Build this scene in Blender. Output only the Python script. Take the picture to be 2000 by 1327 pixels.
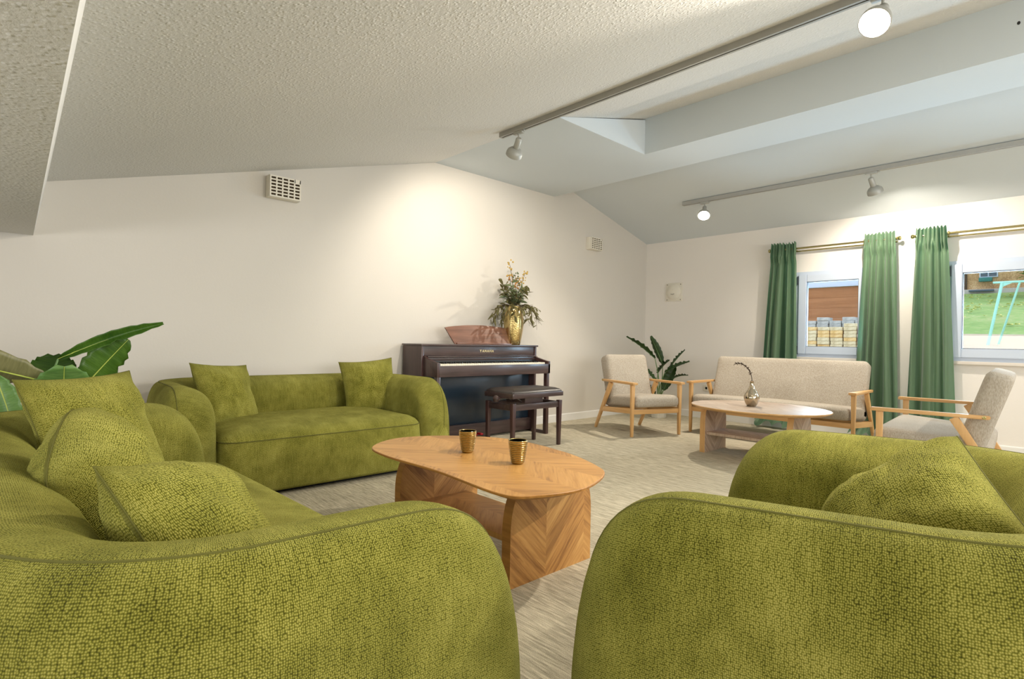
import bpy, bmesh, math, random
from mathutils import Vector, Matrix, Euler, noise
R_ = math.radians
random.seed(7)
for o in list(bpy.data.objects):
    bpy.data.objects.remove(o)
S = bpy.context.scene
COL = S.collection

# ------------------------------------------------------------------ camera
cam = bpy.data.cameras.new('camera')
cam.sensor_width = 36.0
cam.lens = 1082.553 / 2000 * 36
cam.clip_start = 0.02
camo = bpy.data.objects.new('camera', cam)
COL.objects.link(camo)
yaw, pitch, roll = -.815369471, -.00203742154, .0200860106
fwd = Vector((math.sin(yaw) * math.cos(pitch), math.cos(yaw) * math.cos(pitch), -math.sin(pitch)))
rgt = Vector((math.cos(yaw), -math.sin(yaw), 0))
upv = rgt.cross(fwd)
r2 = rgt * math.cos(roll) + upv * math.sin(roll)
u2 = -rgt * math.sin(roll) + upv * math.cos(roll)
m = Matrix((r2, u2, -fwd)).transposed().to_4x4()
m.translation = Vector((0, 0, 1.0))
camo.matrix_world = m
S.camera = camo

# ------------------------------------------------------------------ world, exposure
S.view_settings.view_transform = 'Standard'
S.view_settings.look = 'None'
S.view_settings.gamma = 1.0
S.view_settings.use_curve_mapping = False
S.view_settings.exposure = 0.38
S.cycles.use_denoising = True
S.cycles.max_bounces = 8
S.cycles.diffuse_bounces = 5
S.cycles.caustics_reflective = False
S.cycles.caustics_refractive = False
S.cycles.sample_clamp_indirect = 6.0
W = bpy.data.worlds.new('overcast_sky')
S.world = W
W.use_nodes = True
bg = W.node_tree.nodes['Background']
bg.inputs[0].default_value = (0.74, 0.86, 1.0, 1)
bg.inputs[1].default_value = 1.65

def area(name, loc, rot, sx, sy, power, col):
    l = bpy.data.lights.new(name, 'AREA')
    l.shape = 'RECTANGLE'; l.size = sx; l.size_y = sy
    l.energy = power; l.color = col
    o = bpy.data.objects.new(name, l); COL.objects.link(o)
    o.location = loc; o.rotation_euler = rot
    return o
# daylight outside the two windows, plus added light at unseen rear and side openings
area('added_rear_fill', (3.5, 3.0, 1.5), (0, R_(90), 0), 1.5, 5.0, 105, (1.0, .96, .88))  # unseen rear source, added to fill the camera-facing sides
area('unseen_side_fill', (-.5, -1.85, 1.14), (R_(93), 0, 0), 5.6, .36, 40, (1.0, .95, .89))  # unseen strip source, sized for the bulkhead's shadow edge on the back wall
area('daylight_window_a', (-2.13, 7.5, 1.35), (R_(-112), 0, 0), .8, .9, 45, (.5, .76, 1.0))
area('daylight_window_b', (-.55, 7.5, 1.35), (R_(-112), 0, 0), 1.0, .9, 62, (.5, .76, 1.0))

# ------------------------------------------------------------------ node helpers
def new_mat(name):
    mt = bpy.data.materials.new(name); mt.use_nodes = True
    nt = mt.node_tree
    return mt, nt, nt.nodes['Principled BSDF']
def nd(nt, typ, **kw):
    n = nt.nodes.new(typ)
    for k, v in kw.items():
        setattr(n, k, v)
    return n
def mth(nt, op, a, b=None):
    n = nt.nodes.new('ShaderNodeMath'); n.operation = op
    for i, v in enumerate((a, b)):
        if v is None: continue
        if isinstance(v, (int, float)): n.inputs[i].default_value = v
        else: nt.links.new(v, n.inputs[i])
    return n.outputs[0]
def ramp(nt, fac, stops):
    n = nt.nodes.new('ShaderNodeValToRGB')
    el = n.color_ramp.elements
    while len(el) < len(stops): el.new(0.5)
    for e, (p, c) in zip(el, stops):
        e.position = p; e.color = (*c, 1)
    nt.links.new(fac, n.inputs[0])
    return n.outputs[0]
def mixc(nt, fac, a, b, mode='MIX'):
    n = nt.nodes.new('ShaderNodeMix'); n.data_type = 'RGBA'; n.blend_type = mode
    for idx, v in ((0, fac), (6, a), (7, b)):
        if isinstance(v, (int, float)): n.inputs[idx].default_value = v
        elif isinstance(v, tuple): n.inputs[idx].default_value = (*v, 1)
        else: nt.links.new(v, n.inputs[idx])
    return n.outputs[2]
def coords(nt, kind='Object', scale=(1, 1, 1), rot=(0, 0, 0)):
    tc = nt.nodes.new('ShaderNodeTexCoord'); mp = nt.nodes.new('ShaderNodeMapping')
    mp.inputs['Scale'].default_value = scale; mp.inputs['Rotation'].default_value = rot
    nt.links.new(tc.outputs[kind], mp.inputs[0])
    return mp.outputs[0]
def noise_t(nt, vec, scale, detail=3, rough=.5, out='Fac'):
    n = nt.nodes.new('ShaderNodeTexNoise'); n.inputs['Scale'].default_value = scale
    n.inputs['Detail'].default_value = detail; n.inputs['Roughness'].default_value = rough
    nt.links.new(vec, n.inputs['Vector'])
    return n.outputs[out]
def voro(nt, vec, scale, rnd=1.0, dims='3D', out='Distance'):
    n = nt.nodes.new('ShaderNodeTexVoronoi'); n.voronoi_dimensions = dims
    n.inputs['Scale'].default_value = scale; n.inputs['Randomness'].default_value = rnd
    nt.links.new(vec, n.inputs['Vector'])
    return n.outputs[out]
def bump(nt, bs, h, strength=.3, dist=.01):
    n = nt.nodes.new('ShaderNodeBump'); n.inputs['Strength'].default_value = strength
    n.inputs['Distance'].default_value = dist
    nt.links.new(h, n.inputs['Height']); nt.links.new(n.outputs[0], bs.inputs['Normal'])
def plain(name, col, rough=.5, metal=0.0, spec=None, var=0.0, vscale=8, emit=None, coat=0):
    mt, nt, bs = new_mat(name)
    bs.inputs['Base Color'].default_value = (*col, 1)
    bs.inputs['Roughness'].default_value = rough
    bs.inputs['Metallic'].default_value = metal
    if spec is not None: bs.inputs['Specular IOR Level'].default_value = spec
    if coat: bs.inputs['Coat Weight'].default_value = coat
    if var:
        f = noise_t(nt, coords(nt), vscale, 4)
        c = mixc(nt, f, tuple(x * (1 - var) for x in col), tuple(min(1, x * (1 + var)) for x in col))
        nt.links.new(c, bs.inputs['Base Color'])
    if emit:
        bs.inputs['Emission Color'].default_value = (*emit[0], 1); bs.inputs['Emission Strength'].default_value = emit[1]
    return mt
def srgb(r, g, b):
    f = lambda c: (c / 255 / 12.92) if c / 255 <= .04045 else ((c / 255 + .055) / 1.055) ** 2.4
    return (f(r), f(g), f(b))

# ------------------------------------------------------------------ materials
M = {}
def wall_mat(name, col, bscale, bstr, bd, blobs=False):
    mt, nt, bs = new_mat(name)
    v = coords(nt)
    bs.inputs['Roughness'].default_value = .85; bs.inputs['Specular IOR Level'].default_value = .2
    n1 = noise_t(nt, v, 1.3, 3)
    c = mixc(nt, n1, tuple(x * .97 for x in col), tuple(min(1, x * 1.03) for x in col))
    nt.links.new(c, bs.inputs['Base Color'])
    if blobs:
        a = voro(nt, v, bscale, 1.0)
        a = mth(nt, 'SUBTRACT', .42, a); a = mth(nt, 'MAXIMUM', a, 0.0)
        b = noise_t(nt, v, bscale * .8, 4, .65)
        h = mth(nt, 'ADD', mth(nt, 'MULTIPLY', a, 1.4), b)
    else:
        h = noise_t(nt, v, bscale, 3)
    bump(nt, bs, h, bstr, bd)
    return mt
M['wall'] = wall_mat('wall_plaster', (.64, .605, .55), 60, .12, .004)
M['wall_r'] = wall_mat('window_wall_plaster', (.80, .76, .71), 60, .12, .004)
M['woodchip'] = wall_mat('woodchip_ceiling', (.68, .675, .65), 55, .55, .006, True)
M['ceil'] = wall_mat('smooth_ceiling', (.62, .67, .70), 70, .12, .004)  # cool window daylight tinted into the base colour
M['white'] = plain('white_paint', (.80, .79, .76), .5)

def carpet():
    mt, nt, bs = new_mat('striped_carpet')
    bs.inputs['Roughness'].default_value = .95; bs.inputs['Specular IOR Level'].default_value = .05
    v1 = coords(nt, 'Object', (11, 120, 1)); v2 = coords(nt, 'Object', (3.2, 42, 1)); v3 = coords(nt)
    a = noise_t(nt, v1, 1.0, 3, .6); b = noise_t(nt, v2, 1.0, 2); c = noise_t(nt, v3, 420, 2)
    f = mth(nt, 'ADD', mth(nt, 'MULTIPLY', a, .55), mth(nt, 'ADD', mth(nt, 'MULTIPLY', b, .22), mth(nt, 'MULTIPLY', c, .45)))
    col = ramp(nt, f, [(.42, srgb(130, 121, 104)), (.55, srgb(170, 161, 140)), (.64, srgb(196, 187, 164)), (.76, srgb(224, 215, 192))])
    nt.links.new(col, bs.inputs['Base Color'])
    bump(nt, bs, mth(nt, 'ADD', a, c), .6, .006)
    return mt
M['carpet'] = carpet()

def chenille():
    mt, nt, bs = new_mat('green_chenille')
    bs.inputs['Roughness'].default_value = .9; bs.inputs['Specular IOR Level'].default_value = .1
    bs.inputs['Sheen Weight'].default_value = .35; bs.inputs['Sheen Roughness'].default_value = .4
    bs.inputs['Sheen Tint'].default_value = (*srgb(215, 215, 130), 1)
    uv = coords(nt, 'UV', (1, .8, 1))
    d = voro(nt, uv, 310, .5, '2D')
    vs = coords(nt, 'UV', (160, 14, 1)); st = noise_t(nt, vs, 1.0, 2)
    ob = coords(nt)
    pat = noise_t(nt, ob, 5.5, 4, .6)
    pat2 = noise_t(nt, ob, 16, 3, .6)
    f = mth(nt, 'SUBTRACT', 1.05, mth(nt, 'MULTIPLY', d, 1.25))
    f = mth(nt, 'ADD', mth(nt, 'MULTIPLY', f, .74), mth(nt, 'MULTIPLY', st, .3))
    f = mth(nt, 'ADD', f, mth(nt, 'MULTIPLY', mth(nt, 'SUBTRACT', pat, .5), .55))
    f = mth(nt, 'ADD', f, mth(nt, 'MULTIPLY', mth(nt, 'SUBTRACT', pat2, .5), .25))
    col = ramp(nt, f, [(.14, srgb(46, 46, 8)), (.42, srgb(106, 105, 34)), (.62, srgb(144, 141, 58)), (.9, srgb(190, 182, 98))])
    nt.links.new(col, bs.inputs['Base Color'])
    bump(nt, bs, mth(nt, 'SUBTRACT', 1.0, d), .8, .006)
    return mt
M['green'] = chenille()
M['seam'] = plain('dark_green_thread', srgb(92, 90, 30), .9)
M['gap'] = plain('black_underlining', (.01, .01, .01), .9)

def weave(name, c0, c1, scale, bs_=.4):
    mt, nt, bs = new_mat(name)
    bs.inputs['Roughness'].default_value = .95; bs.inputs['Specular IOR Level'].default_value = .1
    ob = coords(nt)
    a = noise_t(nt, coords(nt, 'Object', (1, 1, .35)), scale, 3, .6); b = noise_t(nt, ob, 3, 2)
    f = mth(nt, 'ADD', mth(nt, 'MULTIPLY', a, .8), mth(nt, 'MULTIPLY', b, .2))
    nt.links.new(ramp(nt, f, [(.3, c0), (.7, c1)]), bs.inputs['Base Color'])
    bump(nt, bs, a, bs_, .003)
    return mt
M['beige'] = weave('beige_linen', srgb(150, 139, 122), srgb(190, 182, 170), 170)

def wood(name, c0, c1, axis=2, rough=.45, scale=1.0, coat=0.0):
    mt, nt, bs = new_mat(name)
    sc = [38, 38, 38]; sc[axis] = 2.4
    sc = tuple(x * scale for x in sc)
    n1 = noise_t(nt, coords(nt, 'Object', sc), 1.0, 4, .6)
    n2 = noise_t(nt, coords(nt), 3, 2)
    f = mth(nt, 'ADD', mth(nt, 'MULTIPLY', n1, .75), mth(nt, 'MULTIPLY', n2, .25))
    nt.links.new(ramp(nt, f, [(.3, c0), (.7, c1)]), bs.inputs['Base Color'])
    bs.inputs['Roughness'].default_value = rough
    if coat: bs.inputs['Coat Weight'].default_value = coat; bs.inputs['Coat Roughness'].default_value = .15
    bump(nt, bs, n1, .08, .002)
    return mt
M['ash'] = wood('light_ash', srgb(196, 150, 92), srgb(222, 180, 124), 2)
M['ash_y'] = wood('light_ash_lengthwise', srgb(196, 150, 92), srgb(222, 180, 124), 1)
M['ash_x'] = wood('light_ash_crosswise', srgb(196, 150, 92), srgb(222, 180, 124), 0)
M['rose'] = wood('dark_rosewood', srgb(50, 37, 35), srgb(86, 68, 65), 1, .32, coat=.3)
M['rose_z'] = wood('dark_rosewood_upright', srgb(48, 30, 28), srgb(78, 52, 48), 2, .35, coat=.3)
M['rose_rest'] = wood('music_rest_rosewood', srgb(96, 62, 48), srgb(138, 96, 76), 1, .3, coat=.4)

def chevron(name, dark, mid, light, ax=(0, 1), w=.21, bw=.10):
    """herringbone oak veneer laid over the two object axes ax"""
    mt, nt, bs = new_mat(name)
    tc = nd(nt, 'ShaderNodeTexCoord'); sp = nd(nt, 'ShaderNodeSeparateXYZ')
    nt.links.new(tc.outputs['Object'], sp.inputs[0])
    a, b = sp.outputs[ax[0]], sp.outputs[ax[1]]
    a = mth(nt, 'ADD', a, 10.03); b = mth(nt, 'ADD', b, 10.0)
    q = mth(nt, 'DIVIDE', b, w); ci = mth(nt, 'FLOOR', q)
    par = mth(nt, 'SUBTRACT', mth(nt, 'MULTIPLY', mth(nt, 'MODULO', ci, 2.0), 2.0), 1.0)
    loc = mth(nt, 'SUBTRACT', b, mth(nt, 'MULTIPLY', ci, w))
    sl = mth(nt, 'ADD', a, mth(nt, 'MULTIPLY', par, mth(nt, 'SUBTRACT', loc, w / 2)))
    bi = mth(nt, 'FLOOR', mth(nt, 'DIVIDE', sl, bw * 1.414))
    along = mth(nt, 'SUBTRACT', a, mth(nt, 'MULTIPLY', par, loc))
    cb = nd(nt, 'ShaderNodeCombineXYZ')
    nt.links.new(mth(nt, 'MULTIPLY', sl, 48.0), cb.inputs[0])
    nt.links.new(mth(nt, 'MULTIPLY', along, 3.2), cb.inputs[1])
    nt.links.new(mth(nt, 'ADD', mth(nt, 'MULTIPLY', ci, 17.3), mth(nt, 'MULTIPLY', bi, 5.7)), cb.inputs[2])
    g = noise_t(nt, cb.outputs[0], 1.0, 4, .62); g.node.inputs['Distortion'].default_value = .7
    cb2 = nd(nt, 'ShaderNodeCombineXYZ')
    nt.links.new(ci, cb2.inputs[0]); nt.links.new(bi, cb2.inputs[1])
    wn = nd(nt, 'ShaderNodeTexWhiteNoise'); wn.noise_dimensions = '2D'
    nt.links.new(cb2.outputs[0], wn.inputs['Vector'])
    f = mth(nt, 'ADD', mth(nt, 'MULTIPLY', g, .8), mth(nt, 'MULTIPLY', wn.outputs['Value'], .24))
    nt.links.new(ramp(nt, f, [(.3, dark), (.5, mid), (.75, light)]), bs.inputs['Base Color'])
    bs.inputs['Roughness'].default_value = .42
    bump(nt, bs, g, .06, .002)
    return mt
OD, OM, OL = srgb(146, 100, 48), srgb(188, 138, 74), srgb(208, 158, 92)
M['oak_top'] = chevron('oak_herringbone_top', OD, OM, OL, (0, 1))
M['oak_leg'] = chevron('oak_herringbone_leg', srgb(140, 94, 48), srgb(186, 136, 76), srgb(212, 164, 100), (2, 1), w=.25)
M['oak_edge'] = wood('oak_edge_band', srgb(140, 92, 36), srgb(190, 136, 66), 0)
GD, GM, GL = srgb(150, 124, 102), srgb(184, 160, 138), srgb(206, 186, 166)  # oak tones with the cool light on the table mixed in
M['cool_lit_top'] = chevron('cool_lit_oak_top', GD, GM, GL, (0, 1))
M['cool_lit_leg'] = chevron('cool_lit_oak_leg', GD, GM, GL, (2, 1), w=.25)

M['navy'] = plain('dark_glossy_panel', (.016, .030, .048), .2, 0, .7)  # bluish reflection put into the base colour
M['ivory'] = plain('ivory_key', srgb(240, 234, 214), .3)
M['ebony'] = plain('black_key', (.012, .012, .012), .3)
M['leather'] = plain('dark_leather', srgb(42, 34, 30), .38, var=.25, vscale=40)
M['brassy'] = plain('brass_pedal', srgb(214, 168, 80), .25, 1.0)
M['redcap'] = plain('red_pedal_cover', srgb(150, 20, 30), .35)
M['steel'] = plain('mechanism_steel', (.25, .24, .23), .35, .9)
M['letter'] = plain('gold_lettering', srgb(226, 206, 160), .35, .3)

def gold(name, col, rough, wav=0.0):
    mt, nt, bs = new_mat(name)
    bs.inputs['Metallic'].default_value = 1; bs.inputs['Roughness'].default_value = rough
    n1 = noise_t(nt, coords(nt), 26, 3)
    nt.links.new(mixc(nt, n1, tuple(x * .75 for x in col), col), bs.inputs['Base Color'])
    if wav: bump(nt, bs, noise_t(nt, coords(nt, 'Object', (1, 1, 2)), 60, 2), wav, .004)
    return mt
M['gold'] = gold('hammered_gold', srgb(222, 198, 136), .22, .5)
M['gold_cup'] = gold('ribbed_gold', srgb(190, 168, 112), .15, .25)
M['bronze'] = gold('polished_bronze', srgb(204, 190, 166), .1)
M['rodbrass'] = gold('antique_brass', srgb(196, 184, 130), .25)

def leaf(name, c0, c1, rough=.4):
    mt, nt, bs = new_mat(name)
    uv = coords(nt, 'UV', (1, 46, 1))
    n1 = noise_t(nt, uv, 1.2, 2); n2 = noise_t(nt, coords(nt), 6, 2)
    f = mth(nt, 'ADD', mth(nt, 'MULTIPLY', n1, .5), mth(nt, 'MULTIPLY', n2, .5))
    nt.links.new(ramp(nt, f, [(.35, c0), (.65, c1)]), bs.inputs['Base Color'])
    bs.inputs['Roughness'].default_value = rough
    bump(nt, bs, n1, .25, .004)
    tr = nd(nt, 'ShaderNodeBsdfTranslucent'); tr.inputs[0].default_value = (*[x * 1.5 for x in c1], 1)
    mx = nd(nt, 'ShaderNodeMixShader'); mx.inputs[0].default_value = .25
    out = nt.nodes['Material Output']
    nt.links.new(bs.outputs[0], mx.inputs[1]); nt.links.new(tr.outputs[0], mx.inputs[2]); nt.links.new(mx.outputs[0], out.inputs[0])
    return mt
M['leaf'] = leaf('banana_leaf_green', srgb(46, 82, 20), srgb(84, 122, 38))
M['leaf_pale'] = leaf('banana_leaf_pale', srgb(86, 128, 62), srgb(128, 166, 92))
M['leaf_dry'] = leaf('banana_leaf_olive', srgb(104, 104, 66), srgb(150, 146, 100))
M['leaf_dark'] = leaf('strelitzia_leaf', srgb(30, 52, 22), srgb(56, 84, 36), .3)
M['rib'] = plain('leaf_midrib', srgb(176, 190, 84), .5)
M['stem'] = plain('plant_stem', srgb(108, 142, 86), .5, var=.2)
M['dried'] = leaf('dried_foliage', srgb(72, 70, 38), srgb(128, 122, 76), .7)
M['euca'] = leaf('eucalyptus_foliage', srgb(84, 100, 66), srgb(136, 148, 112), .6)
M['bloom'] = plain('dried_yellow_bloom', srgb(196, 164, 84), .8, var=.3)
M['rust'] = plain('rust_bloom', srgb(170, 122, 62), .8, var=.3)
M['twig'] = plain('dried_twig', srgb(66, 50, 34), .8)
M['plastic'] = plain('white_plastic', srgb(226, 220, 206), .45)
M['hole'] = plain('dark_void', srgb(58, 44, 22), .9)
M['black'] = plain('black_plastic', (.015, .015, .015), .5)
M['lamp'] = plain('grey_lamp_metal', srgb(172, 172, 166), .45, .2)
M['track'] = plain('grey_track', srgb(166, 165, 160), .5, .1)
M['trackside'] = M['track']
M['bulb'] = plain('glowing_bulb', (1, 1, 1), .5, emit=((1, .9, .74), 60))
M['bulb_off'] = plain('frosted_bulb', (1, 1, 1), .5, emit=((1, .9, .74), 12))
M['pvc'] = plain('daylight_tinted_pvc', (.54, .61, .72), .35)  # white PVC with bluish daylight tinted into its colour
M['gasket'] = plain('window_gasket', (.05, .06, .08), .5)
M['sill'] = plain('stone_sill', srgb(214, 206, 196), .4, var=.06)
M['pot'] = plain('white_ceramic', (.80, .78, .72), .4)
M['socket'] = M['plastic']
def glass():
    mt, nt, bs = new_mat('window_glass')
    nt.nodes.remove(bs)
    tr = nd(nt, 'ShaderNodeBsdfTransparent'); gl = nd(nt, 'ShaderNodeBsdfGlossy'); gl.inputs['Roughness'].default_value = .0
    fr = nd(nt, 'ShaderNodeFresnel'); fr.inputs[0].default_value = 1.35
    mx = nd(nt, 'ShaderNodeMixShader')
    nt.links.new(fr.outputs[0], mx.inputs[0]); nt.links.new(tr.outputs[0], mx.inputs[1]); nt.links.new(gl.outputs[0], mx.inputs[2])
    nt.links.new(mx.outputs[0], nt.nodes['Material Output'].inputs[0])
    return mt
M['glass'] = glass()
def curtain_mat():
    mt, nt, bs = new_mat('green_satin_curtain')
    c = srgb(98, 124, 92)
    n1 = noise_t(nt, coords(nt, 'Object', (40, 40, 6)), 1, 2)
    nt.links.new(mixc(nt, n1, tuple(x * .85 for x in c), tuple(x * 1.15 for x in c)), bs.inputs['Base Color'])
    bs.inputs['Roughness'].default_value = .5; bs.inputs['Sheen Weight'].default_value = .3
    tr = nd(nt, 'ShaderNodeBsdfTranslucent'); tr.inputs[0].default_value = (*srgb(70, 150, 126), 1)
    mx = nd(nt, 'ShaderNodeMixShader'); mx.inputs[0].default_value = .3
    nt.links.new(bs.outputs[0], mx.inputs[1]); nt.links.new(tr.outputs[0], mx.inputs[2])
    nt.links.new(mx.outputs[0], nt.nodes['Material Output'].inputs[0])
    return mt
M['curtain'] = curtain_mat()
# outdoors
def speck(name, c0, c1, c2, scale, rough=.95):
    mt, nt, bs = new_mat(name)
    f = noise_t(nt, coords(nt), scale, 4, .7); g = noise_t(nt, coords(nt), scale * .12, 3)
    q = mth(nt, 'ADD', mth(nt, 'MULTIPLY', f, .6), mth(nt, 'MULTIPLY', g, .4))
    nt.links.new(ramp(nt, q, [(.35, c0), (.5, c1), (.66, c2)]), bs.inputs['Base Color'])
    bs.inputs['Roughness'].default_value = rough
    return mt
M['grass'] = speck('lawn', srgb(112, 142, 74), srgb(134, 164, 88), srgb(168, 172, 116), 9)
M['sand'] = speck('sandy_ground', srgb(164, 144, 116), srgb(186, 166, 138), srgb(164, 156, 116), 5)
M['pebble'] = speck('pebbledash', srgb(128, 92, 58), srgb(188, 150, 104), srgb(220, 190, 146), 30)
M['board'] = wood('brown_boarding', srgb(150, 96, 54), srgb(178, 122, 76), 0, .7, .3)
M['paver0'] = speck('sand_paver', srgb(176, 158, 120), srgb(206, 190, 152), srgb(226, 214, 182), 14)
M['paver1'] = speck('grey_paver', srgb(140, 140, 136), srgb(172, 172, 168), srgb(196, 196, 190), 14)
M['paver2'] = speck('ochre_paver', srgb(184, 144, 84), srgb(214, 178, 116), srgb(232, 206, 154), 14)
M['mint'] = plain('mint_painted_steel', srgb(150, 206, 186), .45)
M['treeleaf'] = leaf('tree_foliage', srgb(70, 104, 36), srgb(128, 150, 60), .7)
M['bark'] = plain('bark', srgb(80, 62, 46), .9)
M['yleaf'] = plain('fallen_leaf', srgb(236, 214, 120), .8)
M['conc'] = plain('concrete', srgb(176, 170, 160), .9, var=.1)
M['dkglass'] = plain('dark_window', (.03, .06, .08), .1)
M['teal'] = plain('teal_shutter', srgb(20, 110, 100), .5)

# ------------------------------------------------------------------ mesh helpers
def link(name, me, mat=None, parent=None, smooth=False):
    if mat is not None: me.materials.append(mat if not isinstance(mat, str) else M[mat])
    if smooth:
        for p in me.polygons: p.use_smooth = True
    o = bpy.data.objects.new(name, me); COL.objects.link(o)
    if parent is not None: o.parent = parent
    return o
def from_bm(name, bm, mat=None, parent=None, smooth=False, angle=None):
    me = bpy.data.meshes.new(name)
    bmesh.ops.recalc_face_normals(bm, faces=bm.faces)
    bm.to_mesh(me); bm.free()
    o = link(name, me, mat, parent, smooth)
    if angle: me.set_sharp_from_angle(angle=R_(angle))
    return o
def mesh(name, vs, fs, mat=None, parent=None, smooth=False, uvs=None, recalc=True, angle=None):
    me = bpy.data.meshes.new(name); me.from_pydata([tuple(v) for v in vs], [], fs)
    if recalc:
        bm = bmesh.new(); bm.from_mesh(me); bmesh.ops.recalc_face_normals(bm, faces=bm.faces); bm.to_mesh(me); bm.free()
    if uvs is not None:
        ul = me.uv_layers.new(name='UVMap')
        for lp in me.loops: ul.data[lp.index].uv = uvs[lp.vertex_index]
    o = link(name, me, mat, parent, smooth)
    if angle: me.set_sharp_from_angle(angle=R_(angle))
    return o
def box_uv(o):
    me = o.data; ul = me.uv_layers.get('UVMap') or me.uv_layers.new(name='UVMap')
    for p in me.polygons:
        n = p.normal; ax = max(range(3), key=lambda i: abs(n[i]))
        for li in p.loop_indices:
            c = me.vertices[me.loops[li].vertex_index].co
            ul.data[li].uv = (c.y, c.z) if ax == 0 else ((c.x, c.z) if ax == 1 else (c.x, c.y))
def bm_box(bm, lo, hi, mat4=None):
    x0, y0, z0 = lo; x1, y1, z1 = hi
    vs = [Vector(p) for p in ((x0, y0, z0), (x1, y0, z0), (x1, y1, z0), (x0, y1, z0), (x0, y0, z1), (x1, y0, z1), (x1, y1, z1), (x0, y1, z1))]
    if mat4 is not None: vs = [mat4 @ v for v in vs]
    b = [bm.verts.new(v) for v in vs]
    for f in ((0, 3, 2, 1), (4, 5, 6, 7), (0, 1, 5, 4), (1, 2, 6, 5), (2, 3, 7, 6), (3, 0, 4, 7)):
        bm.faces.new([b[i] for i in f])
def box(name, lo, hi, mat, parent=None, bev=0.0, seg=2):
    bm = bmesh.new(); bm_box(bm, lo, hi)
    if bev: bmesh.ops.bevel(bm, geom=bm.edges[:], offset=bev, segments=seg, profile=.6, affect='EDGES')
    return from_bm(name, bm, mat, parent, bool(bev), 35 if bev else None)
def beam(name, p0, p1, w0, w1, mat, parent=None, up=(0, 0, 1), bev=.004):
    """rectangular tapered bar p0->p1; w0/w1 = (width across, width along up-ish)"""
    p0, p1 = Vector(p0), Vector(p1); d = (p1 - p0).normalized(); u = Vector(up)
    if abs(d.dot(u)) > .95: u = Vector((0, 1, 0))
    s = d.cross(u).normalized(); t = s.cross(d).normalized()
    bm = bmesh.new(); vs = []
    for p, w in ((p0, w0), (p1, w1)):
        for a, b in ((-1, -1), (1, -1), (1, 1), (-1, 1)):
            vs.append(bm.verts.new(p + s * a * w[0] / 2 + t * b * w[1] / 2))
    for f in ((0, 3, 2, 1), (4, 5, 6, 7), (0, 1, 5, 4), (1, 2, 6, 5), (2, 3, 7, 6), (3, 0, 4, 7)):
        bm.faces.new([vs[i] for i in f])
    bmesh.ops.recalc_face_normals(bm, faces=bm.faces)
    if bev: bmesh.ops.bevel(bm, geom=bm.edges[:], offset=bev, segments=2, profile=.6, affect='EDGES')
    return from_bm(name, bm, mat, parent, True, 35)
def prism(name, poly, axis, lo, hi, mat, parent=None, bev=0.0, matf=None):
    """poly: 2-D outline in the two other axes (cyclic order y,z / x,z / x,y), extruded along axis"""
    def P(a, b, c):
        return {0: (c, a, b), 1: (a, c, b), 2: (a, b, c)}[axis]
    bm = bmesh.new()
    A = [bm.verts.new(P(a, b, lo)) for a, b in poly]; B = [bm.verts.new(P(a, b, hi)) for a, b in poly]
    bm.faces.new(A); bm.faces.new(B[::-1])
    n = len(poly)
    for i in range(n): bm.faces.new((A[i], A[(i + 1) % n], B[(i + 1) % n], B[i]))
    bmesh.ops.recalc_face_normals(bm, faces=bm.faces)
    if bev:
        es = [e for e in bm.edges if len(e.link_faces) == 2 and e.calc_face_angle(0) > R_(40)]
        bmesh.ops.bevel(bm, geom=es, offset=bev, segments=2, profile=.6, affect='EDGES')
    return from_bm(name, bm, mat, parent, True, 30)
def tube(name, pts, rad, mat, parent=None, n=8, closed=False):
    pts = [Vector(p) for p in pts]; k = len(pts); vs = []; fs = []
    up = Vector((0, 0, 1)); prev = None
    for i, p in enumerate(pts):
        a = pts[(i - 1) % k] if (closed or i) else p; b = pts[(i + 1) % k] if (closed or i < k - 1) else p
        d = (b - a).normalized()
        if prev is None:
            s = d.cross(up)
            if s.length < .05: s = d.cross(Vector((1, 0, 0)))
        else: s = prev - d * prev.dot(d)
        s.normalize(); t = d.cross(s); prev = s
        r = rad(i / (k - 1)) if callable(rad) else rad
        for j in range(n):
            q = 2 * math.pi * j / n; vs.append(p + s * math.cos(q) * r + t * math.sin(q) * r)
    for i in range(k if closed else k - 1):
        for j in range(n):
            i2 = (i + 1) % k
            fs.append((i * n + j, i * n + (j + 1) % n, i2 * n + (j + 1) % n, i2 * n + j))
    if not closed: fs += [tuple(range(n)), tuple((k - 1) * n + j for j in range(n))]
    return mesh(name, vs, fs, mat, parent, True, angle=60)
def lathe(name, prof, mat, parent=None, n=32, mat4=None, ang=40):
    vs, fs = [], []
    for r, z in prof:
        for j in range(n):
            q = 2 * math.pi * j / n; v = Vector((r * math.cos(q), r * math.sin(q), z))
            vs.append(mat4 @ v if mat4 is not None else v)
    k = len(prof)
    for i in range(k - 1):
        for j in range(n): fs.append((i * n + j, i * n + (j + 1) % n, (i + 1) * n + (j + 1) % n, (i + 1) * n + j))
    if prof[0][0] > 1e-5: fs.append(tuple(range(n))[::-1])
    if prof[-1][0] > 1e-5: fs.append(tuple((k - 1) * n + j for j in range(n)))
    o = mesh(name, vs, fs, mat, parent, True, angle=ang)
    return o
def rrect(hx, hy, r, n=8):
    r = max(.002, min(r, hx - .001, hy - .001)); out = []
    for cx, cy, a0 in ((hx - r, hy - r, 0), (-hx + r, hy - r, 90), (-hx + r, -hy + r, 180), (hx - r, -hy + r, 270)):
        for i in range(n + 1):
            a = R_(a0 + 90 * i / n); out.append((cx + r * math.cos(a), cy + r * math.sin(a)))
    return out
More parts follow.
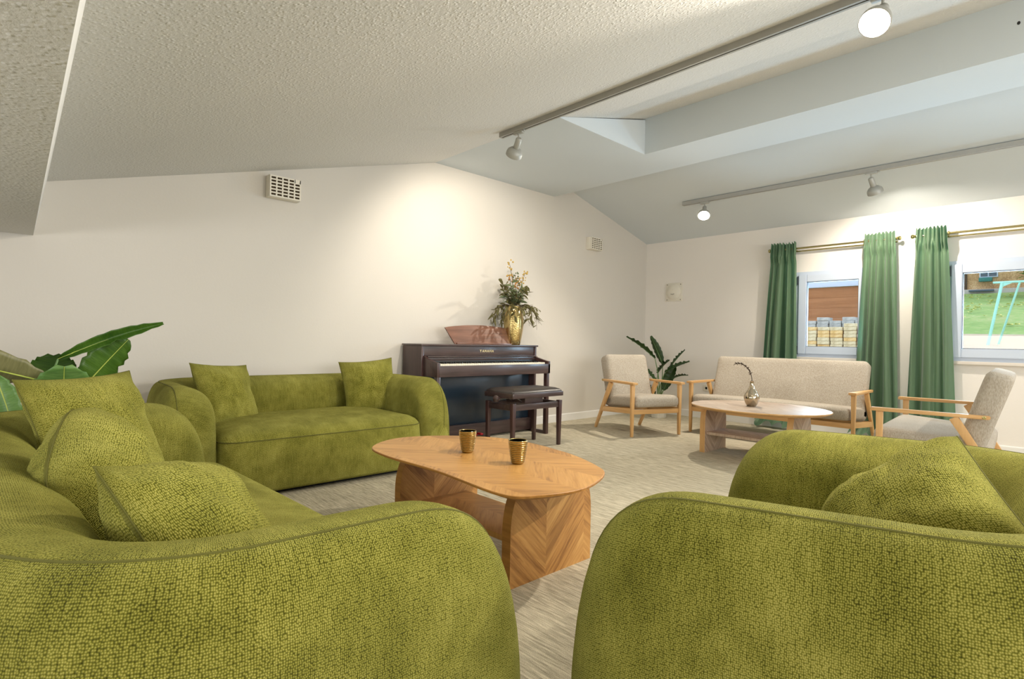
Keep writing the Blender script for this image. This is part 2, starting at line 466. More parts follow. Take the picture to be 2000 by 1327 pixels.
def slab(name, hx, hy, r, rings, mat, parent=None, n=8, mat4=None, uv=True):
    """soft block: rounded-rectangle rings (inset, z) from bottom to top, closed with caps"""
    vs, fs = [], []; N = 4 * (n + 1)
    for ins, z in rings:
        for x, y in rrect(hx - ins, hy - ins, max(.01, r - ins * .6), n):
            v = Vector((x, y, z)); vs.append(v)
    k = len(rings)
    for i in range(k - 1):
        for j in range(N): fs.append((i * N + j, i * N + (j + 1) % N, (i + 1) * N + (j + 1) % N, (i + 1) * N + j))
    fs.append(tuple(range(N))[::-1])
    # domed grid-free cap: fan of shrinking rings
    last = (k - 1) * N
    cx = sum((vs[last + j] for j in range(N)), Vector()) / N
    base = last
    for t in (.75, .5, .25):
        st = len(vs)
        for j in range(N):
            v = vs[last + j].lerp(cx, 1 - t); v.z += (1 - t) * .012; vs.append(v)
        for j in range(N): fs.append((base + j, base + (j + 1) % N, st + (j + 1) % N, st + j))
        base = st
    c = len(vs); vs.append(cx + Vector((0, 0, .014)))
    for j in range(N): fs.append((base + j, base + (j + 1) % N, c))
    o = mesh(name, vs, fs, mat, parent, True, angle=70)
    if uv: box_uv(o)
    if mat4 is not None: o.data.transform(mat4)
    return o
def thing(name, label=None, cat=None, loc=(0, 0, 0), rotz=0.0, group=None, kind=None):
    o = bpy.data.objects.new(name, None); COL.objects.link(o)
    o.empty_display_size = .1
    o.location = loc; o.rotation_euler = (0, 0, rotz)
    return tag(o, label, cat, group, kind)
def tag(o, label=None, cat=None, group=None, kind=None):
    if label: o['label'] = label
    if cat: o['category'] = cat
    if group: o['group'] = group
    if kind: o['kind'] = kind
    return o
def struct(o):
    o['kind'] = 'structure'; return o

# ================================================================== THE ROOM
XB, YW, XR, YL = -4.636, 7.075, 3.2, -1.5          # back wall, window wall, rear wall, side wall
struct(box('floor', (XB - .2, YL - .2, -.12), (XR + .2, YW + .2, 0), 'carpet'))
struct(box('wall_back', (XB - .2, YL - .2, 0), (XB, YW + .2, 3.3), 'wall'))
SL = .275
def zl(y): return 2.785 + SL * (y - 3.25)
SR = -.262
def zr(y): return 2.472 + SR * (y - 7.06)
# window wall with two openings
W1 = (-2.525, -1.735, .876, 1.89); W2 = (-1.075, .02, .885, 1.89)
def wall_with_openings(name, axis, pos, thick, u0, u1, z0, z1, holes, mat):
    bm = bmesh.new()
    us = sorted({u0, u1, *[h[0] for h in holes], *[h[1] for h in holes]})
    for a, b in zip(us, us[1:]):
        h = [q for q in holes if q[0] <= a + 1e-6 and q[1] >= b - 1e-6]
        spans = [(z0, z1)] if not h else [(z0, h[0][2]), (h[0][3], z1)]
        for s, e in spans:
            lo, hi = ((a, pos, s), (b, pos + thick, e)) if axis == 1 else ((pos, a, s), (pos + thick, b, e))
            bm_box(bm, lo, hi)
    bmesh.ops.remove_doubles(bm, verts=bm.verts, dist=1e-5)
    return struct(from_bm(name, bm, mat))
wall_with_openings('wall_right', 1, YW, .32, XB, XR + .2, 0, 2.62, [W1, W2], 'wall_r')
wall_with_openings('wall_rear', 0, XR, .2, YL - .2, YW, 0, 3.3, [(.5, 5.5, .75, 2.25)], 'wall')  # unseen wall; its opening is added to let the rear fill in
wall_with_openings('wall_left', 1, YL - .2, .2, XB, XR, 0, 1.75, [(-3.3, 2.3, .92, 1.36)], 'wall')  # unseen wall; strip opening shaped to pass the side fill
ce = struct(prism('ceiling', [(.16, zl(.16)), (4.5, zl(4.5)), (4.5, zl(4.5) + .15), (.16, zl(.16) + .15)], 0, XB, XR, 'woodchip'))
prism('window_side_slope', [(4.5, zr(4.5)), (YW + .02, zr(YW + .02)), (YW + .02, zr(YW) + .15), (4.5, zr(4.5) + .15)], 0, XB, XR, 'ceil', ce)
prism('ridge_beam', [(4.475, 2.785), (5.035, 2.785), (5.035, 3.2), (4.475, 3.2)], 0, XB, XR, 'ceil', ce)
prism('ridge_soffit', [(3.25, 2.785), (4.475, 2.785), (4.475, 3.11)], 0, XB, -2.975, 'ceil', ce)
# low bulkhead over the long sofa, running very slightly askew
def yb(x): return .079 - .0237 * x
vs = []
for x in (XB, XR):
    y = yb(x)
    vs += [(x, YL - .2, 1.605), (x, y, 1.605), (x, y + .07, 2.02), (x, YL - .2, 2.02)]
mesh('bulkhead', vs, [(0, 1, 2, 3), (7, 6, 5, 4), (0, 4, 5, 1), (1, 5, 6, 2), (2, 6, 7, 3), (3, 7, 4, 0)], 'woodchip', ce)
mesh('cable_hole', [(-.361 + .008 * math.cos(a), 4.474, 2.973 + .011 * math.sin(a)) for a in [i * math.pi / 6 for i in range(12)]] + [(-.361, 4.4735, 2.973)], [(i, (i + 1) % 12, 12) for i in range(12)], 'black', ce)

def baseboard(name, pts, mat='white'):
    """pts: two ends on the wall line; inward normal given"""
    (x0, y0), (x1, y1), (nx, ny) = pts
    prof = [(0, 0), (.014, 0), (.014, .082), (.009, .092), (0, .092)]
    vs = []
    for x, y in ((x0, y0), (x1, y1)):
        vs += [(x + nx * d, y + ny * d, z) for d, z in prof]
    n = len(prof)
    fs = [tuple(range(n)), tuple(range(2 * n - 1, n - 1, -1))] + [(i, (i + 1) % n, n + (i + 1) % n, n + i) for i in range(n)]
    return struct(mesh(name, vs, fs, mat))
baseboard('baseboard_back', ((XB, YL), (XB, YW), (1, 0)))
baseboard('baseboard_right', ((XB, YW), (XR, YW), (0, -1)))

# ------------------------------------------------------------------ windows
def frame_ring(bm, x0, x1, z0, z1, w, y0, y1):
    for lo, hi in (((x0, y0, z0), (x0 + w, y1, z1)), ((x1 - w, y0, z0), (x1, y1, z1)), ((x0 + w, y0, z0), (x1 - w, y1, z0 + w)), ((x0 + w, y0, z1 - w), (x1 - w, y1, z1))):
        bm_box(bm, lo, hi)
def window(name, o):
    x0, x1, z0, z1 = o; y = YW
    t = struct(thing(name, loc=((x0 + x1) / 2, y, z0)))
    inv = Matrix.Translation((-(x0 + x1) / 2, -y, -z0))
    def fin(ob): ob.data.transform(inv); return ob
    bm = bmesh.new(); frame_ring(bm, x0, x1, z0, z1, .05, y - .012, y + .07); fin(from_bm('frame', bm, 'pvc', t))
    bm = bmesh.new(); frame_ring(bm, x0 + .035, x1 - .035, z0 + .035, z1 - .035, .09, y - .035, y + .04)
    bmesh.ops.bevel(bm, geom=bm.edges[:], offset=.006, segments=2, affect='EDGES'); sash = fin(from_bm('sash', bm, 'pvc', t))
    bm = bmesh.new(); frame_ring(bm, x0 + .122, x1 - .122, z0 + .122, z1 - .122, .008, y - .018, y + .02); fin(from_bm('gasket', bm, 'gasket', sash))
    fin(box('pane', (x0 + .122, y + .008, z0 + .122), (x1 - .122, y + .014, z1 - .122), 'glass', t))
    for zz in (z0 + .03, z1 - .15):
        fin(box('hinge', (x0 + .018, y - .032, zz), (x0 + .034, y - .012, zz + .1), 'gasket', t, .003))
    fin(box('sill', (x0 - .02, y - .05, z0 - .032), (x1 + .02, y + .06, z0), 'sill', t, .004))
    return t
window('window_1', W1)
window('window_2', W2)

# ================================================================== GREEN SOFAS
def sofa(name, Wd, D, label, cat, loc, rotz, group, H=.69, Hb=.69, t=.27, flare=4.0, seat_over=.05, seat_h=.43, rc=.30):
    root = thing(name, label, cat, loc, rotz, group)
    hw = Wd / 2; ht = t / 2; fl = math.tan(R_(flare))
    # plan centre line: right arm front -> back -> left arm front   (back outer at y=0, arms to y=D)
    yc = ht; L = D - (yc + rc)
    path = []
    def add(p, d): path.append((Vector(p), d))
    na = 26
    for i in range(na + 1):
        q = i / na; d = L * (1 - math.cos(q * math.pi / 2)) if True else L * q
        x = hw - ht; yy = D - d
        add((x + fl * (L - d), yy), d)
    nc = 12
    for i in range(1, nc + 1):
        a = R_(90 * i / nc); add((hw - ht - rc + rc * math.cos(a), yc + rc - rc * math.sin(a)), L + rc * a)
    nb = 22; xb = hw - ht - rc
    for i in range(1, nb):
        add((xb - 2 * xb * i / nb, yc), L + rc * math.pi / 2 + 2 * xb * i / nb)
    tot = 2 * (L + rc * math.pi / 2) + 2 * xb
    half = [(Vector((-p.x, p.y)), tot - d) for p, d in path[:na + nc + 1]][::-1]
    path += half
    prof_n = 18; vs = []; uv = []; K = len(path); PN = None
    seam_pts = []
    for i, (p, s) in enumerate(path):
        a = path[max(i - 1, 0)][0]; b = path[min(i + 1, K - 1)][0]
        dr = (b - a).normalized(); nin = Vector((-dr.y, dr.x))        # points inwards?
        ctr = Vector((0, D * .7))
        if (ctr - p).dot(nin) < 0: nin = -nin
        d = min(s, tot - s)
        k = min(1, d / .25); env = (1 - (1 - k) ** 2.7) ** (1 / 2.7)
        blend = min(1, max(0, (d - .2) / .7))
        Hm = H + (Hb - H) * blend
        Ht = .33 + (Hm - .33) * env
        q = min(1, d / .07); rnd = (1 - (1 - q) ** 2) ** .5
        oi = ht * (.55 + .45 * rnd); oo = ht * (.86 + .14 * rnd)
        bul = .018
        n0 = -ht * .38; bo = min(.21, Ht * .55); bi = min(.13 + .04 * blend, Ht * .5)
        ring = [(-oo + .012, .035), (-oo, .07), (-oo - bul * .5, (Ht - bo) * .55)]
        for j in range(9):
            th = math.pi / 2 * j / 9; ring.append((n0 - (oo + n0) * math.cos(th) ** .9, Ht - bo + bo * math.sin(th) ** .9))
        seam_i = len(ring)
        zc = Ht - bi
        for j in range(0, prof_n + 1):
            th = math.pi / 2 * (1 - j / prof_n); sx = math.sin(th); cx = math.cos(th)
            ring.append((n0 + (oi - n0) * cx ** .95, zc + bi * (sx ** .95)))
        ring += [(oi + bul * .5, zc * .55), (oi, .07), (oi - .012, .035)]
        PN = len(ring); ln = 0; pv = None
        for n_, zz in ring:
            if pv is not None: ln += math.hypot(n_ - pv[0], zz - pv[1])
            pv = (n_, zz)
            v = p + nin * n_
            vs.append(Vector((v.x, v.y, zz))); uv.append((s, ln))
        sj = seam_i - 1
        n_, zz = ring[sj]; v = p + nin * n_
        seam_pts.append(Vector((v.x, v.y, zz - .0005)))
    run = 0.0                                   # lay the weave along the true length of the crest
    for i in range(K):
        if i: run += (seam_pts[i] - seam_pts[i - 1]).length
        for j in range(PN): uv[i * PN + j] = (run, uv[i * PN + j][1])
    fs = []
    for i in range(K - 1):
        for j in range(PN - 1):
            fs.append((i * PN + j, i * PN + j + 1, (i + 1) * PN + j + 1, (i + 1) * PN + j))
        fs.append((i * PN + PN - 1, i * PN, (i + 1) * PN, (i + 1) * PN + PN - 1))
    # soft end caps
    for st in (0, (K - 1) * PN):
        c = Vector((0, 0, 0))
        for j in range(PN): c += vs[st + j]
        c /= PN; c.y += .012
        ci = len(vs); vs.append(c); uv.append((uv[st][0], .3))
        for j in range(PN): fs.append((st + j, st + (j + 1) % PN, ci))
    mesh('back_and_arms', vs, fs, 'green', root, True, uv, angle=75)
    # seam runs down both arm fronts along the outer edge
    sp0 = seam_pts[0]; spn = seam_pts[-1]
    pts = [Vector((sp0.x, sp0.y + .003, .05))] + seam_pts + [Vector((spn.x, spn.y + .003, .05))]
    tube('outer_seam', pts, .0026, 'seam', root, 6)
    # seat
    sw = hw - t + .015; y0 = t * .6; y1 = D + seat_over; hy = (y1 - y0) / 2
    rings = [(.03, .035), (.006, .06), (.0, .16), (-.004, .26), (.004, seat_h - .075), (.01, seat_h - .06), (.03, seat_h - .035), (.07, seat_h - .012), (.13, seat_h), (.22, seat_h + .012)]
    seat = slab('seat_cushion', sw, hy, .12, rings, 'green', root, 8, Matrix.Translation((0, (y0 + y1) / 2, 0)))
    loop = [Vector((x, y + (y0 + y1) / 2, seat_h - .068)) for x, y in rrect(sw - .004, hy - .004, .117, 8)]
    tube('seat_piping', loop, .0035, 'seam', seat, 6, True)
    prism('plinth', [(x, y + D / 2) for x, y in rrect(hw - .09, D / 2 - .07, .1, 5)], 2, 0, .04, 'gap', root)
    return root
sofa('loveseat_sofa', 1.93, 1.04, 'olive green rounded two-seat sofa standing along the back wall', 'sofa', (-4.57, 1.695, 0), R_(-90), 'olive green rounded lounge seats', flare=2)
sofa('long_sofa', 2.33, .93, 'long olive green sofa in the left foreground, seen over its near arm', 'sofa', (-1.97, -.135, 0), R_(2.0), 'olive green rounded lounge seats', flare=3, H=.672, Hb=.68, t=.30, seat_over=.06)
sofa('lounge_armchair', 1.25, 1.0, 'olive green rounded armchair in the right foreground', 'armchair', (.125, 1.69, 0), R_(90 + 9), 'olive green rounded lounge seats', flare=4, H=.70, Hb=.715)

# ------------------------------------------------------------------ throw pillows
def pillow(label, size, thick, loc, rot, seed, group='olive green throw pillows', pin=.07, rnd_=0.0):
    root = thing('throw_pillow', label, 'pillow', loc, 0, group)
    root.rotation_euler = rot
    n = 36; vs = []; uv = []; fs = []; h = size / 2; rnd = random.Random(seed)
    off = Vector((rnd.uniform(0, 50), rnd.uniform(0, 50), 0))
    idx = {}
    def P(i, j, side):
        u = -1 + 2 * i / n; v = -1 + 2 * j / n
        # ease sample spacing towards the rim
        u = math.sin(u * math.pi / 2); v = math.sin(v * math.pi / 2)
        x = h * u * (1 - pin * (1 - v * v) * abs(u)); y = h * v * (1 - pin * (1 - u * u) * abs(v))
        if rnd_:
            k = math.sqrt(max(1e-9, 1 - .5 * min(1, (u * v) ** 2))); x *= 1 - rnd_ * (1 - k); y *= 1 - rnd_ * (1 - k)
        e = max(0, 1 - abs(u) ** 2.6) ** .55 * max(0, 1 - abs(v) ** 2.6) ** .55
        z = thick / 2 * e
        wr = noise.noise(Vector((u * 2.1, v * 2.1, side * 3)) + off) * .022 + noise.noise(Vector((u * 5, v * 5, side * 7)) + off) * .009
        rim = abs(u) ** 6 + abs(v) ** 6
        wr += .006 * math.sin(11 * (u - v) + seed) * min(1, rim) * (1 - min(1, rim * .5))
        z = z + wr * e ** .5
        return Vector((x, y, side * z))
    for side in (1, -1):
        for i in range(n + 1):
            for j in range(n + 1):
                edge = i in (0, n) or j in (0, n)
                if side == -1 and edge: idx[(i, j, -1)] = idx[(i, j, 1)]; continue
                idx[(i, j, side)] = len(vs); vs.append(P(i, j, side)); uv.append((size * i / n + side, size * j / n))
        for i in range(n):
            for j in range(n):
                fs.append((idx[(i, j, side)], idx[(i + 1, j, side)], idx[(i + 1, j + 1, side)], idx[(i, j + 1, side)]))
    mesh('cover', vs, fs, 'green', root, True, uv)
    rim = [P(i, 0, 1) for i in range(n)] + [P(n, j, 1) for j in range(n)] + [P(i, n, 1) for i in range(n, 0, -1)] + [P(0, j, 1) for j in range(n, 0, -1)]
    tube('edge_seam', [p * 1.002 for p in rim], .0017, 'seam', root, 5, True)
    return root
def face_rot(normal, spin=0.0, upish=(0, 0, 1)):
    """rotation putting local z on normal and local y as near up as can be, then spun about the normal"""
    nz = Vector(normal).normalized(); ny = Vector(upish); ny = (ny - nz * ny.dot(nz)).normalized(); nx = ny.cross(nz)
    mm = Matrix((nx, ny, nz)).transposed() @ Matrix.Rotation(R_(spin), 3, 'Z')
    return mm.to_euler()
pillow('green pillow with crumpled corner at the left end of the back sofa', .45, .17, (-4.12, 1.19, .59), face_rot((.86, .40, .42), -4), 3)
pillow('upright green pillow at the right end of the back sofa', .45, .16, (-4.17, 2.31, .60), face_rot((.93, -.22, .32), 5), 5)
pillow('large green pillow propped in the far corner of the long sofa', .46, .17, (-2.55, .30, .63), face_rot((.74, .55, .42), 1), 9)
pillow('plump green pillow in the middle of the long sofa, seen edge on', .44, .24, (-1.82, .235, .575), face_rot((.42, .80, .42), 30), 12, rnd_=.8)
pillow('green pillow with a peaked corner just behind the near arm of the long sofa', .40, .22, (-1.30, .335, .56), face_rot((.40, .70, .58), -14), 17)
pillow('green pillow leaning in the right foreground armchair', .43, .22, (-.315, 1.62, .57), face_rot((-.50, -.56, .66), 60), 21, rnd_=.2)

# ================================================================== OAK COFFEE TABLE
def spline(pts, k=8):
    out = []; n = len(pts)
    for i in range(n):
        p0, p1, p2, p3 = (Vector(pts[(i + j) % n]) for j in (-1, 0, 1, 2))
        for s in range(k):
            t = s / k
            out.append(.5 * ((2 * p1) + (p2 - p0) * t + (2 * p0 - 5 * p1 + 4 * p2 - p3) * t * t + (3 * p1 - p0 - 3 * p2 + p3) * t ** 3))
    return [(p.x, p.y) for p in out]
def table_top(name, outline, z0, z1, topmat, edgemat, parent, ch=.012):
    n = len(outline); cx = sum(p[0] for p in outline) / n; cy = sum(p[1] for p in outline) / n
    def ins(d):
        o = []
        for i in range(n):
            a = Vector(outline[i - 1]); b = Vector(outline[(i + 1) % n]); d_ = (b - a).normalized(); nn = Vector((-d_.y, d_.x))
            p = Vector(outline[i])
            if (Vector((cx, cy)) - p).dot(nn) < 0: nn = -nn
            o.append(p + nn * d)
        return o
    rings = [(.045, z0), (.0, z1 - .009), (.0, z1 - .002), (.003, z1)]
    vs = []; fs = []
    for d, z in rings: vs += [(p.x, p.y, z) for p in ins(d)]
    for i in range(len(rings) - 1):
        for j in range(n): fs.append((i * n + j, i * n + (j + 1) % n, (i + 1) * n + (j + 1) % n, (i + 1) * n + j))
    nf = len(fs)
    fs.append(tuple(range(n))[::-1]); fs.append(tuple((len(rings) - 1) * n + j for j in range(n)))
    o = mesh(name, vs, fs, edgemat, parent, True, angle=25)
    o.data.materials.append(M[topmat])
    o.data.polygons[-1].material_index = 1
    return o
def slab_leg(name, y0, y1, zt, x0, x1, facemat, edgemat, parent, cut=.1, h=.2):
    """upright panel across the table whose upper corners sweep inwards"""
    pts = [(y0, 0)]
    k = 12
    for i in range(k + 1):
        a = R_(90 * i / k); pts.append((y0 + cut * (1 - math.cos(a)), zt - h + h * math.sin(a)))
    for i in range(k, -1, -1):
        a = R_(90 * i / k); pts.append((y1 - cut * (1 - math.cos(a)), zt - h + h * math.sin(a)))
    pts.append((y1, 0))
    o = prism(name, pts, 0, x0, x1, edgemat, parent)
    o.data.materials.append(M[facemat])
    for p in o.data.polygons:
        if abs(p.normal.x) > .9: p.material_index = 1
    return o
OX, OY = -1.98, 1.74
t = thing('coffee_table', 'honey oak pebble-shaped coffee table with herringbone veneer between the green sofas', 'table', (OX, OY, 0))
outl = [(-2.53, 1.425), (-2.655, 1.66), (-2.54, 1.93), (-2.25, 2.125), (-1.84, 2.10), (-1.54, 1.985), (-1.41, 1.87), (-1.325, 1.63), (-1.37, 1.43), (-1.475, 1.34), (-1.9, 1.37), (-2.3, 1.36)]
outl = spline([(a - OX, b - OY) for a, b in outl])
table_top('table_top', outl, .422, .45, 'oak_top', 'oak_edge', t)
slab_leg('panel_leg', 1.53 - OY, 2.04 - OY, .424, -1.66 - OX, -1.61 - OX, 'oak_leg', 'oak_edge', t)
slab_leg('panel_leg', 1.53 - OY, 2.04 - OY, .424, -2.48 - OX, -2.43 - OX, 'oak_leg', 'oak_edge', t)
sh = box('lower_shelf', (-2.43 - OX, 1.63 - OY, .13), (-1.66 - OX, 1.96 - OY, .155), 'oak_top', t, .003)

def cup(label, loc):
    prof = [(.0, .0), (.024, 0), (.027, .004)]
    rows = 11
    for i in range(rows):
        z = .006 + .092 * i / rows; r = .027 + .0155 * (z / .1) ** .75
        prof += [(r, z), (r + .0022, z + .003), (r + .0022, z + .006), (r, z + .0085)]
    prof += [(.0435, .104), (.0425, .106), (.0405, .104), (.036, .06), (.026, .012), (.0, .01)]
    c = thing('votive_cup', label, 'cup', loc, random.random(), 'ribbed gold votive cups')
    lathe('cup_body', prof[:-5], 'gold_cup', c, 28)
    lathe('cup_lining', [(.0435, .104), (.0425, .1063), (.0405, .104), (.036, .06), (.026, .012), (.0, .01)], 'gold_cup', c, 28)
cup('ribbed gold cup on the oak table, the farther one beside the piano bench', (-2.113, 1.706, .45))
cup('ribbed gold cup on the oak table, the nearer and more right one', (-1.782, 1.728, .45))

# ================================================================== SMALL OVAL TABLE BY THE WINDOW
PX, PY = -2.10, 5.03
t = thing('oval_table', 'oval oak coffee table in front of the beige bench sofa', 'table', (PX, PY, 0))
el = [(.59 * math.cos(a) , .50 * math.sin(a)) for a in [2 * math.pi * i / 72 for i in range(72)]]
table_top('table_top', el, .42, .45, 'cool_lit_top', 'ash_x', t)
slab_leg('panel_leg', 4.83 - PY, 5.25 - PY, .422, -2.55 - PX, -2.50 - PX, 'cool_lit_leg', 'ash', t, .06, .16)
slab_leg('panel_leg', 4.83 - PY, 5.25 - PY, .422, -1.78 - PX, -1.73 - PX, 'cool_lit_leg', 'ash', t, .06, .16)
box('lower_shelf', (-2.50 - PX, 4.86 - PY, .165), (-1.78 - PX, 5.22 - PY, .19), 'cool_lit_top', t, .003)
v = thing('bud_vase', 'small shiny bronze teardrop vase on the oval table', 'vase', (-2.156, 5.02, .45))
lathe('vase_body', [(0, 0), (.036, 0), (.04, .004), (.055, .03), (.064, .06), (.066, .08), (.06, .105), (.046, .13), (.03, .155), (.02, .18), (.016, .205), (.017, .225), (.0185, .228), (.0165, .226), (.012, .2), (.012, .15), (0, .14)], 'bronze', v, 32, ang=60)
tw = thing('curled_sprig', 'dark curled dried sprig arching out of the small bronze vase', 'sprig', (-2.156, 5.02, .62))
dx = Vector((-rgt.x, -rgt.y, 0))
arc = []
for i in range(26):
    q = i / 25; a = q * 2.05
    arc.append(dx * (.14 * (1 - math.cos(a)) * .75) + Vector((0, 0, .055 + .15 * math.sin(a * .9) * 1.05)) - dx * .0 if q > .0 else Vector((0, 0, .0)))
tube('twig', arc, lambda q: .0035 * (1 - .6 * q), 'twig', tw, 6)
rs = random.Random(4)
for i in range(5, 26):
    p = arc[i]
    for k in range(2):
        d = Vector((rs.uniform(-1, 1), rs.uniform(-1, 1), rs.uniform(-.6, 1))).normalized()
        pts = [p + d * .006 * s + Vector((0, 0, .009 * math.sin(s * 1.1))) for s in range(4)]
        if k == 0 or i % 3 == 0: tube('curl', pts, lambda q: .0045 * (1 - .7 * q), 'twig', tw, 5)

# ================================================================== BEIGE WOODEN SEATS
def wooden_seat(name, label, cat, loc, rotz, Wd, group):
    root = thing(name, label, cat, loc, rotz, group); hw = Wd / 2
    for s in (-1, 1):
        x = s * (hw - .02)
        beam('leg', (x, .33, 0), (x, .33, .556), (.026, .03), (.04, .042), 'ash', root, (0, 1, 0), .006)
        beam('leg', (x, -.40, 0), (x, -.08, .552), (.026, .032), (.036, .052), 'ash', root, (0, 1, 0), .006)
        # flat arm rest, gently tapering towards the back
        bm = bmesh.new()
        pr = [(.385, .03), (.375, .035), (-.02, .028), (-.25, .018), (-.265, .014)]
        A = [(x + w, y) for y, w in pr] + [(x - w, y) for y, w in pr[::-1]]
        lo = [bm.verts.new((a, b, .556 - .028 * (.385 - b) * .0)) for a, b in A]; hi = [bm.verts.new((a, b, .58)) for a, b in A]
        bm.faces.new(lo[::-1]); bm.faces.new(hi)
        for i in range(len(A)): bm.faces.new((lo[i], lo[(i + 1) % len(A)], hi[(i + 1) % len(A)], hi[i]))
        bmesh.ops.recalc_face_normals(bm, faces=bm.faces)
        bmesh.ops.bevel(bm, geom=[e for e in bm.edges], offset=.005, segments=2, affect='EDGES')
        ar = from_bm('armrest', bm, 'ash_y', root, True, 40)
        lathe('bolt', [(.011, 0), (.011, .003), (.006, .004), (.006, .002), (0, .002)], 'rodbrass', ar, 14, Matrix.Translation((x + s * .017, -.235, .568)) @ Matrix.Rotation(R_(90 * s), 4, 'Y'))
        beam('side_rail', (x, .33, .275), (x, -.26, .235), (.024, .055), (.024, .055), 'ash_y', root)
    beam('front_rail', (-hw + .03, .325, .265), (hw - .03, .325, .265), (.024, .05), (.024, .05), 'ash_x', root)
    beam('back_rail', (-hw + .03, -.24, .24), (hw - .03, -.24, .24), (.024, .05), (.024, .05), 'ash_x', root)
    sw = hw - .048
    th = .125
    rg = [(.03, 0), (.008, .012), (0, .035), (0, th - .04), (.008, th - .018), (.03, th - .004), (.07, th + .004)]
    tilt = Matrix.Translation((0, .055, .292)) @ Matrix.Rotation(R_(4), 4, 'X')
    slab('seat_cushion', sw, .325, .045, rg, 'beige', root, 6, tilt)
    th = .145
    rg = [(.03, 0), (.006, .012), (0, .035), (0, th - .04), (.006, th - .014), (.03, th), (.07, th + .002)]
    back = Matrix.Translation((0, -.335, .585)) @ Matrix.Rotation(R_(90 - 17), 4, 'X').inverted() @ Matrix.Rotation(R_(180), 4, 'Y')
    back = Matrix.Translation((0, -.225, .56)) @ Matrix.Rotation(R_(-73), 4, 'X') @ Matrix.Translation((0, 0, -th / 2))
    bk = slab('back_cushion', sw, .305, .05, rg, 'beige', root, 6, back)
    if Wd < 1.5:
        box('tag', (hw - .05, -.235, .43), (hw - .0455, -.228, .465), 'black', bk)
    return root
ang = math.atan2(-.256, .683)       # facing direction of the chair by the piano
wooden_seat('wooden_armchair', 'beige armchair with light wooden frame between the piano and the potted plant', 'armchair', (-3.60, 5.38, 0), ang - math.pi / 2, .66, 'beige seats with light wooden frames')
wooden_seat('bench_sofa', 'long beige three-seat bench with light wooden arms under the curtained window', 'sofa', (-2.385, 6.18, 0), R_(180), 1.68, 'beige seats with light wooden frames')
wooden_seat('side_sofa', 'beige seat with wooden arms at the right edge, seen from its side', 'sofa', (-.78, 5.22, 0), R_(90 + 4), 1.24, 'beige seats with light wooden frames')

# ================================================================== PIANO
QX, QY = -4.45, 3.665
p = thing('digital_piano', 'dark rosewood digital piano with open keyboard against the back wall', 'piano', (QX, QY, 0))
def pb(name, x0, x1, y0, y1, z0, z1, mat, parent=p, bev=.003):
    return box(name, (x0 - QX, y0 - QY, z0), (x1 - QX, y1 - QY, z1), mat, parent, bev)
YA, YB_ = 2.905, 4.427
pb('top_board', -4.62, -4.285, YA - .012, YB_ + .012, .936, .953, 'rose')
for y in (YA, YB_ - .028):
    pb('side_panel', -4.615, -4.30, y, y + .028, 0, .936, 'rose_z')
pb('upper_panel', -4.335, -4.31, YA + .028, YB_ - .028, .842, .936, 'rose')
pb('back_board', -4.612, -4.60, YA + .028, YB_ - .028, .2, .936, 'rose')
pb('knee_panel', -4.40, -4.385, YA + .028, YB_ - .028, .15, .66, 'navy')
pb('pedal_board', -4.405, -4.345, YA + .028, YB_ - .028, .02, .152, 'rose')
# key bed, cheeks
pb('key_slip', -4.10, -4.078, YA + .045, YB_ - .01, .655, .757, 'rose')
pb('key_bed', -4.40, -4.10, YA + .03, YB_ - .03, .655, .70, 'rose')
for y in (YA + .022, YB_ - .04):
    prism('cheek', [(-4.33 - QX, .655), (-4.078 - QX, .655), (-4.078 - QX, .785), (-4.12 - QX, .79), (-4.26 - QX, .822), (-4.31 - QX, .85), (-4.33 - QX, .85)], 1, y - QY, y + .03 - QY, 'rose_z', p, .003)
fb = pb('fallboard', -4.34, -4.285, YA + .052, YB_ - .04, .797, .826, 'rose')
pb('fallboard_rail', -4.315, -4.27, YA + .052, YB_ - .04, .829, .840, 'rose')
pb('control_strip', -4.30, -4.255, YA + .06, YB_ - .05, .768, .797, 'ebony')
# keys: 52 white, 36 black
ky0, ky1 = YA + .075, YB_ - .065; kw = (ky1 - ky0) / 52
wk = box('white_key', (0, 0, 0), (.135, kw - .0012, .02), 'ivory', p, .0012, 1)
wk.location = (-4.24 - QX, ky0 - QY, .753)
keys = [wk]
for i in range(1, 52):
    o = wk.copy(); COL.objects.link(o); o.parent = p; o.location = (-4.24 - QX, ky0 + kw * i - QY, .753)
bk = box('black_key', (0, 0, 0), (.085, kw * .52, .013), 'ebony', p, .0015, 1)
first = True
for i in range(51):
    if (i % 7) in (1, 4): continue
    o = bk if first else bk.copy()
    if not first: COL.objects.link(o); o.parent = p
    first = False
    o.location = (-4.24 - QX, ky0 + kw * (i + 1) - kw * .26 - QY, .7725)
for y in (YA + .03, YB_ - .05):
    pb('front_leg', -4.135, -4.09, y, y + .04, 0, .655, 'rose_z')
    pb('foot', -4.33, -4.135, y + .003, y + .037, 0, .035, 'rose')
for k in range(3):
    y = 3.41 + k * .075
    pd = pb('pedal', -4.345, -4.22, y, y + .026, .055, .066, 'brassy', p, .004)
    o = pb('pedal_cover', -4.265, -4.20, y - .004, y + .03, .052, .075, 'redcap', pd, .008)
